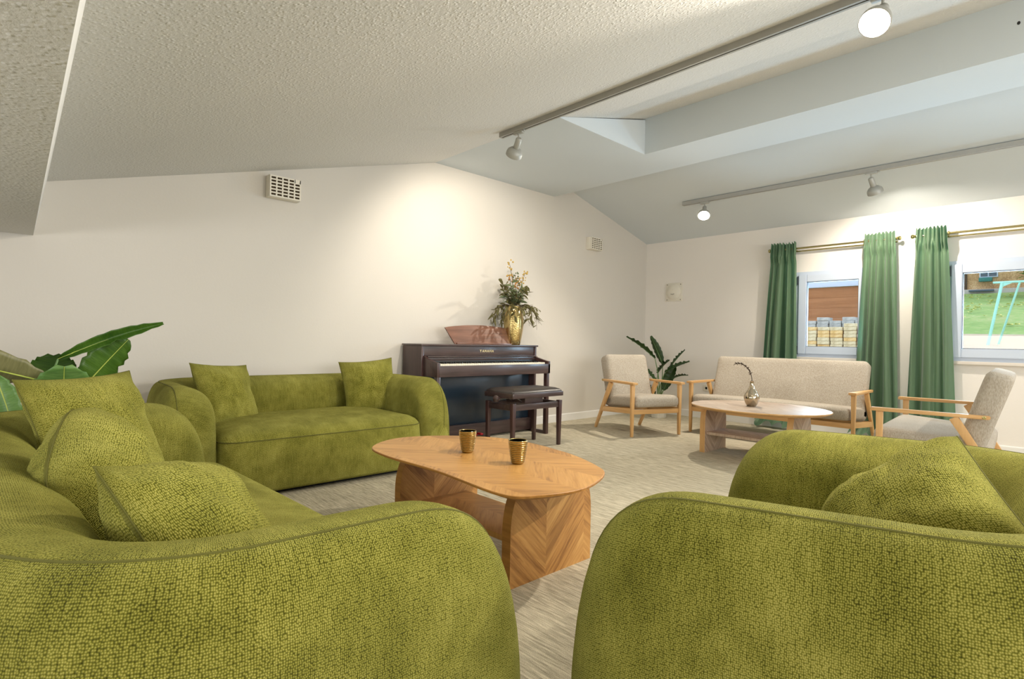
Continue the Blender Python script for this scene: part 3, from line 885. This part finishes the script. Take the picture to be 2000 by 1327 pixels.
# music rest
y0, y1 = 3.285, 4.16
n = 20; lo = []; hi = []
vs = []; fs = []
for i in range(n + 1):
    q = i / n; yb_ = 3.37 + (4.19 - 3.37) * q
    yt = 3.285 + (4.20 - 3.285) * q; zt = 1.118 + .036 * math.sin(math.pi * min(1, q * 1.0)) ** .8
    for th in (0, .014):
        vs.append((-4.42 + th - QX, yb_ - QY, .956)); vs.append((-4.475 + th - QX, yt - QY, zt))
for i in range(n):
    a = i * 4; b = a + 4
    fs += [(a, b, b + 1, a + 1), (a + 2, a + 3, b + 3, b + 2), (a + 1, b + 1, b + 3, a + 3), (a, a + 2, b + 2, b)]
fs += [(0, 1, 3, 2), (n * 4, n * 4 + 2, n * 4 + 3, n * 4 + 1)]
mesh('music_rest', vs, fs, 'rose_rest', p, True, angle=30)
pb('rest_ledge', -4.425, -4.395, 3.39, 4.17, .953, .967, 'rose_rest')
# maker's lettering on the upper panel, built as small raised strokes
LET = {'Y': [((0, 1), (.5, .5)), ((1, 1), (.5, .5)), ((.5, .5), (.5, 0))], 'A': [((0, 0), (.5, 1)), ((.5, 1), (1, 0)), ((.22, .35), (.78, .35))],
       'M': [((0, 0), (0, 1)), ((0, 1), (.5, .3)), ((.5, .3), (1, 1)), ((1, 1), (1, 0))], 'H': [((0, 0), (0, 1)), ((1, 0), (1, 1)), ((0, .5), (1, .5))]}
bm = bmesh.new(); yy = 3.615
for ch in 'YAMAHA':
    w = .02
    for a, b in LET[ch]:
        A = Vector((0, a[0] * w, a[1] * .026)); B = Vector((0, b[0] * w, b[1] * .026)); d = (B - A); L = d.length; d.normalize(); s = Vector((0, -d.z, d.y))
        pts = [A - s * .0026, B - s * .0026, B + s * .0026, A + s * .0026]
        q = [bm.verts.new(Vector((-4.3095 - QX, yy - QY, .876)) + v) for v in pts] + [bm.verts.new(Vector((-4.307 - QX, yy - QY, .876)) + v) for v in pts]
        for f in ((0, 1, 2, 3), (7, 6, 5, 4), (0, 4, 5, 1), (1, 5, 6, 2), (2, 6, 7, 3), (3, 7, 4, 0)): bm.faces.new([q[i] for i in f])
    yy += .0325
from_bm('maker_lettering', bm, 'letter', p)
tube('cable', [(-4.36 - QX, 3.72 - QY, .655), (-4.30 - QX, 3.74 - QY, .642), (-4.24 - QX, 3.80 - QY, .650), (-4.22 - QX, 3.86 - QY, .640), (-4.22 - QX, 3.87 - QY, .655)], .004, 'black', p, 6)

# piano bench
BX, BY = -3.765, 3.725
b = thing('piano_bench', 'dark wooden piano bench with black padded seat and side knob', 'bench', (BX, BY, 0))
hx, hy = .19, .33
for sx in (-1, 1):
    for sy in (-1, 1):
        x, y = sx * (hx - .022), sy * (hy - .022)
        beam('leg', (x, y, 0), (x, y, .435), (.03, .03), (.042, .042), 'rose_z', b, (0, 1, 0), .003)
for s in (-1, 1):
    beam('apron', (s * (hx - .022), -hy + .04, .395), (s * (hx - .022), hy - .04, .395), (.02, .055), (.02, .055), 'rose', b, (0, 0, 1), .002)
    beam('apron', (-hx + .04, s * (hy - .022), .395), (hx - .04, s * (hy - .022), .395), (.02, .055), (.02, .055), 'rose', b, (0, 0, 1), .002)
prism('seat_frame', rrect(hx + .008, hy + .008, .01, 3), 2, .478, .522, 'rose', b, .003)
slab('seat_pad', hx + .002, hy + .002, .02, [(.0, .522), (.004, .532), (.02, .545), (.05, .556), (.09, .562)], 'leather', b, 5)
for s in (-1, 1):
    beam('lift_arm', (-.06, s * .10, .43), (-.06, s * .2, .478), (.02, .006), (.02, .006), 'steel', b)
    beam('lift_arm', (.08, s * .10, .43), (.08, s * .2, .478), (.02, .006), (.02, .006), 'steel', b)
box('lift_block', (-.13, -.12, .42), (.13, .12, .475), 'rose', b, .004)
tube('lift_screw', [(0, -.34, .465), (0, .2, .465)], .006, 'steel', b, 8)
lathe('side_knob', [(0, 0), (.012, 0), (.012, .02), (.026, .028), (.033, .042), (.031, .058), (.02, .068), (0, .07)], 'rose', b, 24, Matrix.Translation((.02, -hy - .005, .47)) @ Matrix.Rotation(R_(90), 4, 'X'))

# gold vase and dried arrangement on the piano
VX, VY, VZ = -4.44, 4.20, .953
v = thing('gold_vase', 'tall hammered gold vase standing on the piano', 'vase', (VX, VY, VZ))
prof = [(0, 0), (.058, 0), (.062, .006), (.072, .06), (.082, .12), (.088, .18), (.088, .225), (.082, .27), (.072, .305), (.062, .33), (.058, .345), (.06, .352), (.055, .35), (.05, .33), (.045, .28), (0, .27)]
vs = []; fs = []; n = 40
for r, z in prof:
    for j in range(n):
        q = 2 * math.pi * j / n; rr = r * (1 + .035 * math.cos(6 * q + z * 3)) if .03 < z < .33 else r
        vs.append((rr * math.cos(q), rr * math.sin(q), z))
for i in range(len(prof) - 1):
    for j in range(n): fs.append((i * n + j, i * n + (j + 1) % n, (i + 1) * n + (j + 1) % n, (i + 1) * n + j))
mesh('vase_body', vs, fs, 'gold', v, True); v.scale = (1.22, 1.22, 1.22)
def leaf_blade(bm, uvl, base, d, up, L, w, fold=.25, bend=.2, n=5):
    """small folded leaf into a bmesh"""
    d = Vector(d).normalized(); up = Vector(up); s = d.cross(up)
    if s.length < .01: s = d.cross(Vector((1, 0, 0)))
    s.normalize(); u = s.cross(d)
    rows = []
    for i in range(n + 1):
        q = i / n; ww = w * math.sin(math.pi * min(.98, q * .92 + .06)) ** .8
        c = Vector(base) + d * L * q - Vector((0, 0, 1)) * bend * L * q * q
        rows.append([bm.verts.new(c - s * ww + u * ww * fold), bm.verts.new(c), bm.verts.new(c + s * ww + u * ww * fold)])
    for a, b_ in zip(rows, rows[1:]):
        bm.faces.new((a[0], a[1], b_[1], b_[0])); bm.faces.new((a[1], a[2], b_[2], b_[1]))
rs = random.Random(11)
arr = thing('dried_bouquet', 'dried bouquet of eucalyptus, trailing leaves and yellow blooms in the gold vase', 'bouquet', (VX, VY, VZ + .40)); arr.scale = (1.12, 1.12, 1.12)
def spray(kind, start, d, L, droop, nl, lw, lmat, wob=.12):
    pts = []; p_ = Vector(start); dd = Vector(d).normalized()
    for i in range(11):
        pts.append(p_.copy()); p_ = p_ + dd * L / 10
        dd = (dd + Vector((rs.uniform(-wob, wob), rs.uniform(-wob, wob), -droop / 10 + rs.uniform(-.04, .04)))).normalized()
    st = tube('stem', pts, lambda q: .0026 * (1 - .6 * q), 'twig', arr, 5)
    bm = bmesh.new()
    for k in range(nl):
        q = .25 + .75 * k / nl; i = min(9, int(q * 10)); base = pts[i].lerp(pts[i + 1], q * 10 - i)
        dv = (pts[i + 1] - pts[i]).normalized()
        side = Vector((rs.uniform(-1, 1), rs.uniform(-1, 1), rs.uniform(-.6, .6)))
        leaf_blade(bm, None, base, dv * .6 + side, (rs.uniform(-1, 1), rs.uniform(-1, 1), 1), lw * rs.uniform(.8, 1.5) * 2.6, lw * rs.uniform(.4, .6), bend=rs.uniform(0, .5))
    lv = from_bm('leaves', bm, lmat, st, True); lv['kind'] = 'stuff'
    return pts
for k in range(15):
    a = k * 2.4; spray('e', (0, 0, -.02), (math.cos(a) * .45, math.sin(a) * .45, 1), rs.uniform(.2, .34), .4, 11, .030, 'euca' if k % 2 else 'dried')
for k in range(26):
    a = k * 2.4 + .6; spray('d', (math.cos(a) * .03, math.sin(a) * .03, .0), (math.cos(a) * .9, math.sin(a) * .9, .75), rs.uniform(.28, .42), 3.6, 7, .022, 'dried', .2)
for k in range(2):
    spray('r', (0, 0, 0), (.3, .8, .45), .28 + .04 * k, 1.4, 8, .016, 'dried', .1)
def bloom_stem(d, L, mat, nb):
    pts = []; p_ = Vector((0, 0, 0)); dd = Vector(d).normalized()
    for i in range(9):
        pts.append(p_.copy()); p_ = p_ + dd * L / 8; dd = (dd + Vector((rs.uniform(-.06, .06), rs.uniform(-.06, .06), .02))).normalized()
    st = tube('stem', pts, .0022, 'twig', arr, 5)
    bm = bmesh.new()
    for k in range(nb):
        c = pts[-1 - (k % 3)] + Vector((rs.uniform(-1, 1), rs.uniform(-1, 1), rs.uniform(-.7, .9))) * .028
        bmesh.ops.create_icosphere(bm, subdivisions=1, radius=rs.uniform(.006, .012), matrix=Matrix.Translation(c))
    fl = from_bm('blooms', bm, mat, st, True); fl['kind'] = 'stuff'
bloom_stem((.02, .02, 1), .46, 'bloom', 14); bloom_stem((.1, .22, 1), .38, 'bloom', 16); bloom_stem((-.12, -.12, 1), .32, 'rust', 12)
bloom_stem((.1, .3, 1), .3, 'bloom', 14); bloom_stem((.2, .05, 1), .28, 'rust', 12); bloom_stem((0, .12, 1), .34, 'euca', 14)

for ch in list(arr.children_recursive):      # the wall holds the sprays back
    for vtx in ch.data.vertices:
        lim = (XB + .02 - VX) / 1.12
        if vtx.co.x < lim * .5: vtx.co.x = lim * .5 + (vtx.co.x - lim * .5) * .3
        if vtx.co.x < lim: vtx.co.x = lim
# ================================================================== PLANTS
def big_leaf(root, base, tip, width, mat, sag=.12, roll=0.0, n=16, stem_from=None, ribmat='rib', name='leaf', splits=(), cup=.22):
    base, tip = Vector(base), Vector(tip); d = tip - base; L = d.length; d.normalize()
    s = d.cross(Vector((0, 0, 1)))
    if s.length < .05: s = Vector((1, 0, 0))
    s.normalize(); s = Matrix.Rotation(R_(roll), 3, d) @ s; u = s.cross(d)
    vs = []; uv = []; fs = []; mid = []
    m_ = 4
    for i in range(n + 1):
        q = i / n
        prof = (math.sin(math.pi * (q * .93 + .03)) ** .62) * (1 - .25 * q)
        w = width / 2 * prof
        c = base + d * L * q + Vector((0, 0, 1)) * (sag * L * (math.sin(math.pi * q) * .6))
        mid.append(c)
        for j in range(-m_, m_ + 1):
            x = j / m_; ww = w
            if (i in splits) and abs(j) == m_ and ((i % 2) == 0) == (j > 0): ww = w * .72
            rip = .012 * math.sin(q * 40) * abs(x)
            vs.append(c + s * ww * x + u * (abs(x) ** 1.3 * w * cup * 2 + rip)); uv.append((abs(x), q))
    k = 2 * m_ + 1
    for i in range(n):
        for j in range(k - 1): fs.append((i * k + j, i * k + j + 1, (i + 1) * k + j + 1, (i + 1) * k + j))
    o = mesh(name, vs, fs, mat, root, True, uv)
    sm = o.modifiers.new('thickness', 'SOLIDIFY'); sm.thickness = .0016
    tube('midrib', [c - u * .001 for c in mid], lambda q: .0045 * (1 - .75 * q), ribmat, o, 6)
    if stem_from is not None:
        a = Vector(stem_from); pts = []
        for i in range(10):
            q = i / 9; c = a.lerp(base, q); c.z += 0
            c += (base - a).length * .06 * math.sin(math.pi * q) * Vector((d.x, d.y, 0)) * -1
            pts.append(c)
        tube('leaf_stalk', pts, lambda q: .009 * (1 - .5 * q), 'stem', root, 8)
    return o
# plant behind the long sofa's far corner
G0 = Vector((-3.55, .18, 0))
g = thing('banana_plant', 'potted banana plant with broad green leaves in the corner behind the long sofa', 'plant', G0)
lathe('pot', [(0, 0), (.11, 0), (.13, .02), (.15, .28), (.155, .3), (.14, .3), (.13, .26), (0, .25)], 'pot', g, 32)
def G(x, y, z): return Vector((x, y, z)) - G0
c0 = (0, 0, .25)
big_leaf(g, G(-3.60, .252, .862), G(-3.60, .705, 1.056), .075, 'leaf', .05, 78, stem_from=c0, splits=(8, 14), cup=.5)
big_leaf(g, G(-3.70, .36, .70), G(-3.70, .56, .965), .24, 'leaf', .02, -62, stem_from=c0, splits=(9, 12), cup=.06)
big_leaf(g, G(-3.40, .20, .76), G(-3.30, -.32, .90), .20, 'leaf_dry', .05, 55, stem_from=c0, cup=.15)
big_leaf(g, G(-3.45, .262, .60), G(-3.25, .25, .84), .28, 'leaf_pale', .0, 0, stem_from=c0, cup=.08)
big_leaf(g, G(-3.72, .24, .70), G(-3.86, .25, .87), .22, 'leaf', .05, 0, stem_from=c0, splits=(7,))
big_leaf(g, G(-3.3, .02, .80), G(-3.22, .10, .48), .15, 'leaf_pale', .1, 70, stem_from=c0)
# plant in the far corner
K0 = Vector((-4.10, 6.62, 0))
g = thing('strelitzia_plant', 'potted bird-of-paradise plant with dark leaves in the far room corner', 'plant', K0)
lathe('pot', [(0, 0), (.095, 0), (.10, .015), (.105, .2), (.107, .215), (.095, .215), (.09, .19), (0, .185)], 'pot', g, 32)
c0 = (0, 0, .18)
def kx(px, pz, dep):     # place by picture-plane offsets from the pot axis (rightwards, height), depth offset towards the camera
    return Vector((rgt.x * px - fwd.x * dep, rgt.y * px - fwd.y * dep, pz))
for base, tip, w, rl, sg in (
        (kx(-.09, .80, .1), kx(-.50, 1.08, .2), .13, 10, .06), (kx(.03, .72, .05), kx(-.14, 1.10, .05), .12, 55, .04),
        (kx(.13, .66, .0), kx(.36, .92, -.05), .12, -30, .05), (kx(.02, .62, .2), kx(.33, .77, .25), .13, 15, .05),
        (kx(.10, .50, .1), kx(.36, .58, .1), .11, -10, .16), (kx(-.08, .47, .2), kx(-.27, .70, .15), .10, -25, .05),
        (kx(-.09, .30, .25), kx(-.30, .52, .2), .09, 25, .08), (kx(.02, .38, .15), kx(.16, .70, .2), .17, 70, .05), (kx(-.02, .60, .0), kx(.08, .78, .2), .15, 30, .1)):
    big_leaf(g, base, tip, w, 'leaf_dark', sg, rl, stem_from=c0, ribmat='stem')

# ================================================================== WALL FITTINGS
def vent(label, y0, y1, z0, z1, dep, cols, rows):
    cy, cz = (y0 + y1) / 2, (z0 + z1) / 2
    t = thing('wall_vent', label, 'vent', (XB, cy, z0), 0, 'grilled wall vents')
    hy = (y1 - y0) / 2; h = z1 - z0
    box('housing', (0, -hy, 0), (dep - .012, hy, h), 'plastic', t, .004)
    box('backing', (dep - .012, -hy + .008, .008), (dep - .008, hy - .008, h - .008), 'hole', t)
    gw = (2 * hy - .016) / cols; gh = (h - .016) / rows; b = .0055
    for i in range(cols + 1):
        y = -hy + .008 + gw * i
        box('grille_bar', (dep - .008, y - b, .004), (dep, y + b, h - .004), 'plastic', t)
    for j in range(rows + 1):
        z = .008 + gh * j
        box('grille_slat', (dep - .008, -hy + .003, z - b), (dep - .001, hy - .003, z + b), 'plastic', t)
    box('corner_plate', (dep - .008, hy - .008 - gw, h - .008 - gh), (dep, hy - .006, h - .006), 'plastic', t)
    return t
vent('large white grilled vent high on the left part of the back wall', 1.60, 1.855, 2.115, 2.29, .09, 5, 6)
vent('small white grilled vent near the corner on the back wall', 5.665, 5.90, 2.215, 2.375, .09, 5, 6)
d = thing('round_wall_fan', 'square white wall fan cover with round domed centre on the window wall', 'fan cover', (-4.165, YW, 1.735))
box('plate', (-.13, -.014, -.13), (.13, 0, .13), 'plastic', d, .006)
lathe('dome', [(.108, 0), (.108, .012), (.098, .02), (.07, .032), (.035, .038), (0, .04)], 'plastic', d, 40, Matrix.Translation((0, -.014, 0)) @ Matrix.Rotation(R_(90), 4, 'X'))
for sx in (-1, 1):
    for sz in (-1, 1):
        lathe('screw', [(.006, 0), (.006, .003), (0, .004)], 'hole', d, 10, Matrix.Translation((sx * .105, -.014, sz * .108)) @ Matrix.Rotation(R_(90), 4, 'X'))
tube('pull_slot', [(-.025, -.054, -.028), (0, -.054, -.036), (.028, -.053, -.026)], .003, 'hole', d, 6)
lathe('knob', [(.008, 0), (.008, .004), (0, .006)], 'plastic', d, 12, Matrix.Translation((.0, -.052, .035)) @ Matrix.Rotation(R_(90), 4, 'X'))
s_ = thing('wall_socket', 'small white wall socket behind the left arm of the beige bench', 'socket', (-3.65, YW, .41))
box('plate', (-.045, -.01, -.04), (.045, 0, .04), 'plastic', s_, .004)
lathe('outlet', [(.02, 0), (.02, .002), (.017, .002), (.017, -.004), (0, -.004)], 'plastic', s_, 20, Matrix.Translation((0, -.01, 0)) @ Matrix.Rotation(R_(90), 4, 'X'))

# ================================================================== TRACK LIGHTS
def track(label, y, z, x0, x1):
    t = thing('light_track', label, 'light track', (x0, y, z), 0, 'grey ceiling light tracks')
    bm = bmesh.new()
    L = x1 - x0
    for lo, hi in (((0, -.021, .006), (L, .021, .042)), ((0, -.021, 0), (L, -.006, .006)), ((0, .006, 0), (L, .021, .006))):
        bm_box(bm, lo, hi)
    from_bm('rail', bm, 'track', t)
    box('slot', (.01, -.006, .0045), (L, .006, .006), 'black', t)
    box('end_cap', (-.006, -.022, -.001), (.006, .022, .043), 'track', t, .002)
    return t
T1Y, T1Z = 3.09, zl(3.09) - .045
T2Y, T2Z = 6.10, zr(6.10) - .045
track('grey light track on the left roof slope, the upper of the two', T1Y, T1Z, -3.46, XR - .1)
track('grey light track on the window-side roof slope', T2Y, T2Z, -3.49, XR - .1)
def lamp(label, x, y, z, aim, power, cone, bulb='bulb_off', drop=.07, col=(1, .90, .76)):
    t = thing('track_spotlight', label, 'spotlight', (x, y, z), 0, 'grey track spotlights')
    box('adapter', (-.05, -.016, -.022), (.05, .016, .001), 'lamp', t, .004)
    box('catch', (.05, -.010, -.012), (.066, .010, 0), 'lamp', t, .002)
    tube('stem', [(0, 0, -.02), (0, 0, -drop - .01)], .007, 'lamp', t, 10)
    a = (Vector(aim) - Vector((x, y, z - drop))).normalized()
    q = a.to_track_quat('-Z', 'Y').to_matrix().to_4x4()
    MM = Matrix.Translation((0, 0, -drop)) @ q
    lathe('socket_tube', [(0, .02), (.018, .018), (.025, .008), (.026, -.075), (.022, -.08)], 'lamp', t, 24, MM)
    sh = lathe('shade', [(.024, -.07), (.045, -.082), (.062, -.1), (.068, -.12), (.068, -.142), (.065, -.142), (.064, -.121), (.058, -.104), (.04, -.09), (.02, -.085)], 'lamp', t, 36, MM)
    lathe('bulb', [(0, -.095), (.035, -.1), (.052, -.118), (.054, -.128), (.045, -.134), (0, -.138)], bulb, sh, 28, MM)
    l = bpy.data.lights.new('spot_light', 'SPOT'); l.energy = power; l.color = col; l.spot_size = R_(cone); l.spot_blend = .55; l.shadow_soft_size = .03
    lo = bpy.data.objects.new('spot_light', l); COL.objects.link(lo); lo.parent = t
    lo.matrix_local = MM @ Matrix.Translation((0, 0, -.150))
    return t
lamp('grey spotlight at the end of the upper track, turned to the piano wall', -3.25, T1Y, T1Z, (-4.05, 3.42, 1.87), 62, 120)
lamp('glaring spotlight on the upper track at the top of the picture', -.735, T1Y, T1Z, (-.95, 1.1, .5), 120, 130, 'bulb')
lamp('glowing spotlight at the left end of the window-side track', -3.215, T2Y, T2Z, (-2.5, 4.4, .3), 130, 140, 'bulb')
lamp('grey spotlight on the window-side track turned towards the curtains', -1.52, T2Y, T2Z, (-1.35, 6.75, 1.6), 84, 145)
lamp('added grey spotlight on the upper track, out of view', 1.3, T1Y, T1Z, (-.2, 1.2, .3), 130, 130)  # added unseen lamp that brightens the foreground seats
lamp('added grey spotlight on the window-side track, out of view', .9, T2Y, T2Z, (-.4, 4.6, .3), 100, 130)  # added unseen lamp for more light near the window wall

# ================================================================== CURTAINS
def curtain(label, xc_t, w_t, xc_b, w_b, yc, ztop, seed, folds=6, lean=0.0):
    t = thing('curtain', label, 'curtain', (xc_t, yc, 0), 0, 'dark green floor-length curtains')
    rs = random.Random(seed); nx, nz = 200, 70; vs = []; fs = []; uv = []
    ph = [rs.uniform(0, 6.28) for _ in range(8)]
    # irregular fold positions: a warped phase that changes down the cloth
    def fold(u, q):
        w1 = u + .05 * math.sin(5.1 * u + ph[0] + 1.2 * q) + .035 * math.sin(9.7 * u + ph[1] - .9 * q)
        a = math.sin(2 * math.pi * folds * w1 + ph[2]); b = math.sin(2 * math.pi * folds * .52 * w1 + ph[3] + .7 * q)
        a = math.copysign(abs(a) ** .8, a)
        return a * (.62 + .38 * math.sin(4.2 * u + ph[4] + q)) + .55 * b * q
    for k in range(nz + 1):
        q = (k / nz) ** 1.15
        z = ztop - (ztop - .03) * q
        for i in range(nx + 1):
            u = i / nx
            spread = min(1, q * 1.05) ** .85
            w = w_t + (w_b - w_t) * spread; xc = xc_t + (xc_b - xc_t) * spread
            x = xc + (u - .5) * w + .012 * math.sin(2 * math.pi * folds * u + ph[5]) * q
            y = (.022 + .030 * min(1, q * 1.8)) * fold(u, q)
            gat = max(0, 1 - q / .11)                       # gathered header round the rod
            y = y * (1 - .5 * gat) + .016 * gat ** .5 * math.sin(2 * math.pi * folds * 2.1 * u + ph[6] + 1.2 * math.sin(7 * u))
            y -= .03 * min(1, gat * 3)
            pin = max(0, 1 - abs(q - .085) / .03)
            y += .010 * pin * math.sin(2 * math.pi * folds * 2.6 * u + ph[7]); 
            zz = z; pud = max(0, q - .93) / .07
            if pud > 0:
                zz = .015 + (z - .015) * .9 + .06 * pud * (math.sin(2 * math.pi * folds * .9 * u + ph[3]) * .5 + .5)
                y -= .17 * pud * (.6 + .4 * math.sin(2 * math.pi * 2.2 * u + ph[1])); x += .04 * pud * (u - .5) * 2
            if k == 0: zz += .012 * math.sin(2 * math.pi * folds * 2.1 * u + 1)
            vs.append((x - xc_t, y, zz)); uv.append((u, q))
    for k in range(nz):
        for i in range(nx): a = k * (nx + 1) + i; fs.append((a, a + 1, a + nx + 2, a + nx + 1))
    mesh('drape', vs, fs, 'curtain', t, True, uv)
    return t
YC = YW - .105
curtain('dark green curtain left of the smaller window', -2.63, .28, -2.68, .44, YC, 2.235, 2, 4)
curtain('dark green curtain between the windows, right of the smaller one', -1.64, .28, -1.655, .42, YC, 2.235, 5, 4)
curtain('dark green curtain left of the wider window at the right', -1.195, .25, -1.19, .42, YC, 2.235, 8, 4)
def rod(label, x0, x1):
    z = 2.165
    t = thing('curtain_rod', label, 'curtain rod', (x0, YC, z), 0, 'brass double curtain rods')
    tube('front_bar', [(0, -.0, 0), (x1 - x0, 0, 0)], .011, 'rodbrass', t, 12)
    tube('rear_bar', [(0, .05, -.028), (x1 - x0, .05, -.028)], .008, 'rodbrass', t, 12)
    for x, s in ((0, -1), (x1 - x0, 1)):
        lathe('finial', [(.012, 0), (.018, .004), (.012, .01), (.02, .018), (.024, .03), (.018, .042), (0, .047)], 'rodbrass', t, 20, Matrix.Translation((x, 0, 0)) @ Matrix.Rotation(R_(90 * s), 4, 'Y'))
    for x in (.26, x1 - x0 - .26):
        beam('bracket', (x, .105, -.02), (x, 0, -.012), (.012, .02), (.012, .016), 'rodbrass', t)
        lathe('ring', [(.014, -.01), (.022, -.006), (.022, .006), (.014, .01)], 'rodbrass', t, 16, Matrix.Translation((x + .01, 0, 0)) @ Matrix.Rotation(R_(90), 4, 'Y'))
    return t
rod('double brass curtain rod above the smaller window', -2.775, -1.495)
rod('double brass curtain rod above the wider window', -1.325, .30)

# ================================================================== OUTDOORS
def terrain(x, y):
    k = max(0, min(1, (x + .215 * y + .25) / .5)); k = k * k * (3 - 2 * k)
    hi = .95 + .06 * (y - 7.5) + max(0, y - 12.2) * .09
    lo = .55 + .01 * (y - 7.5)
    return hi * k + lo * (1 - k)
vs = []; fs = []; nx, ny = 110, 70
for j in range(ny + 1):
    for i in range(nx + 1):
        x = -14 + 24 * i / nx; y = 7.45 + 22 * j / ny
        vs.append((x, y, terrain(x, y) + .02 * noise.noise(Vector((x * .7, y * .7, 0)))))
for j in range(ny):
    for i in range(nx): a = j * (nx + 1) + i; fs.append((a, a + 1, a + nx + 2, a + nx + 1))
gd = struct(mesh('ground', vs, fs, 'sand', None, True))
gd.data.materials.append(M['grass'])
for pl in gd.data.polygons:
    c = pl.center
    if c.y > 12.4 + .5 * noise.noise(Vector((c.x * 1.3, 0, 0))) : pl.material_index = 1
rs = random.Random(33)
bm = bmesh.new()
for k in range(420):
    x = rs.uniform(-5, 3); y = 12.8 + 8.6 * rs.random() ** .6
    z = terrain(x, y) + .03; a = rs.uniform(0, 6.28); r = rs.uniform(.03, .07)
    f = [bm.verts.new((x + r * math.cos(a + i * 1.57), y + r * math.sin(a + i * 1.57), z + .02 * (i % 2))) for i in range(4)]
    bm.faces.new(f)
o = from_bm('fallen_leaves', bm, 'yleaf'); tag(o, 'yellow autumn leaves scattered over the lawn outside', 'leaves', kind='stuff')
# pebbledash house at the top of the lawn
BYY = 22.5; bz = terrain(-2, BYY)
hs = thing('pebbledash_house', 'pebbledash house at the top of the lawn outside the wider window', 'house', (-2, BYY, bz))
bm = bmesh.new(); bm_box(bm, (-2.2, .0, .1), (9, 5, 5)); from_bm('wall', bm, 'pebble', hs)
box('plinth', (-2.25, -.1, -.3), (9, 5, .12), 'conc', hs, .02)
box('corner_post', (-1.02, -.06, -.2), (-.92, .2, 5), 'bark', hs, .01)
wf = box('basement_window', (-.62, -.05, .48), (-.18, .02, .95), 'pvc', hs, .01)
box('window_pane', (-.59, -.06, .51), (-.42, -.045, .92), 'dkglass', wf); box('window_pane', (-.39, -.06, .51), (-.21, -.045, .92), 'dkglass', wf)
box('planter', (-.62, -.2, .34), (-.3, -.06, .47), 'teal', hs, .02)
box('kerb', (-.85, -.25, .03), (-.25, -.12, .09), 'dkglass', hs, .01)
# swing frame
sw_ = thing('swing_frame', 'mint green steel swing frame standing on the lawn outside', 'swing frame', (-.93, 9.5, terrain(-.93, 9.5)))
zt = .81
tube('top_bar', [(-.04, 0, zt), (1.6, 0, zt)], .014, 'mint', sw_, 10)
tube('post', [(.05, .0, zt), (-.07, -.12, -.02)], .017, 'mint', sw_, 10)
tube('post', [(.22, .0, zt), (.0, .2, -.01)], .012, 'mint', sw_, 10)
mesh('gusset', [(.05, -.008, zt), (.17, -.008, zt), (.05, -.008, zt - .06), (.05, .008, zt), (.17, .008, zt), (.05, .008, zt - .06)], [(0, 1, 2), (5, 4, 3), (0, 3, 4, 1), (1, 4, 5, 2), (2, 5, 3, 0)], 'mint', sw_)
# tree in front of the house
tr = thing('garden_tree', 'leafy yellow-green tree in front of the pebbledash house', 'tree', (-.75, 20.2, terrain(-.75, 20.2)))
tube('trunk', [(0, 0, 0), (.05, .05, 1.5), (.0, 0, 3)], lambda q: .14 * (1 - .4 * q), 'bark', tr, 10)
bm = bmesh.new()
for k in range(2200):
    a = rs.uniform(0, 6.28); e = math.acos(rs.uniform(-1, 1)); r = rs.random() ** .4
    c = Vector((1.15 * r * math.sin(e) * math.cos(a), 1.1 * r * math.sin(e) * math.sin(a), 1.5 + 1.25 * r * math.cos(e)))
    leaf_blade(bm, None, c, (rs.uniform(-1, 1), rs.uniform(-1, 1), rs.uniform(-.6, .4)), (0, 0, 1), .17, .05, n=2)
lv = from_bm('foliage', bm, 'treeleaf', tr); lv['kind'] = 'stuff'
# boarded wall and stacked paving stones outside the smaller window
bw = thing('board_wall', 'brown boarded wall with a white beam outside the smaller window', 'wall', (-4.6, 12.9, .52))
for k in range(7):
    box('board', (-3, 0, .2 + k * .22), (2.2, .03, .2 + k * .22 + .2185), 'board', bw, .003)
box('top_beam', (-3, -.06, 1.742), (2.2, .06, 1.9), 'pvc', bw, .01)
rs = random.Random(5)
pv = {}
for mt_ in ('paver0', 'paver1', 'paver2'):
    o = box('paving_stone', (-.098, -.13, 0), (.098, .13, .062), mt_, None, .006, 1); pv[mt_] = o.data; bpy.data.objects.remove(o)
desc = ['front row, {} from the left', 'back row, {} from the left']
ordn = ['first', 'second', 'third', 'fourth', 'fifth', 'sixth', 'seventh', 'eighth']
for row, (yy, hts) in enumerate(((11.2, (11, 12, 12, 12, 12, 13, 12)), (11.62, (14, 14, 15, 14, 15, 14, 14)))):
    for i, h in enumerate(hts):
        x = -4.12 + i * .215 + row * .07
        st = thing('paving_stack', 'stack of pale paving stones outside the smaller window, ' + desc[row].format(ordn[i]), 'paving stones', (x, yy, terrain(x, yy) + .01), rs.uniform(-.02, .02), 'stacked paving stones outside')
        for k in range(h):
            mt_ = 'paver1' if row else rs.choice(('paver0', 'paver0', 'paver2'))
            o = bpy.data.objects.new('paving_stone', pv[mt_]); COL.objects.link(o); o.parent = st
            o.location = (rs.uniform(-.004, .004), rs.uniform(-.01, .01), k * .064); o.rotation_euler = (0, 0, rs.uniform(-.02, .02))
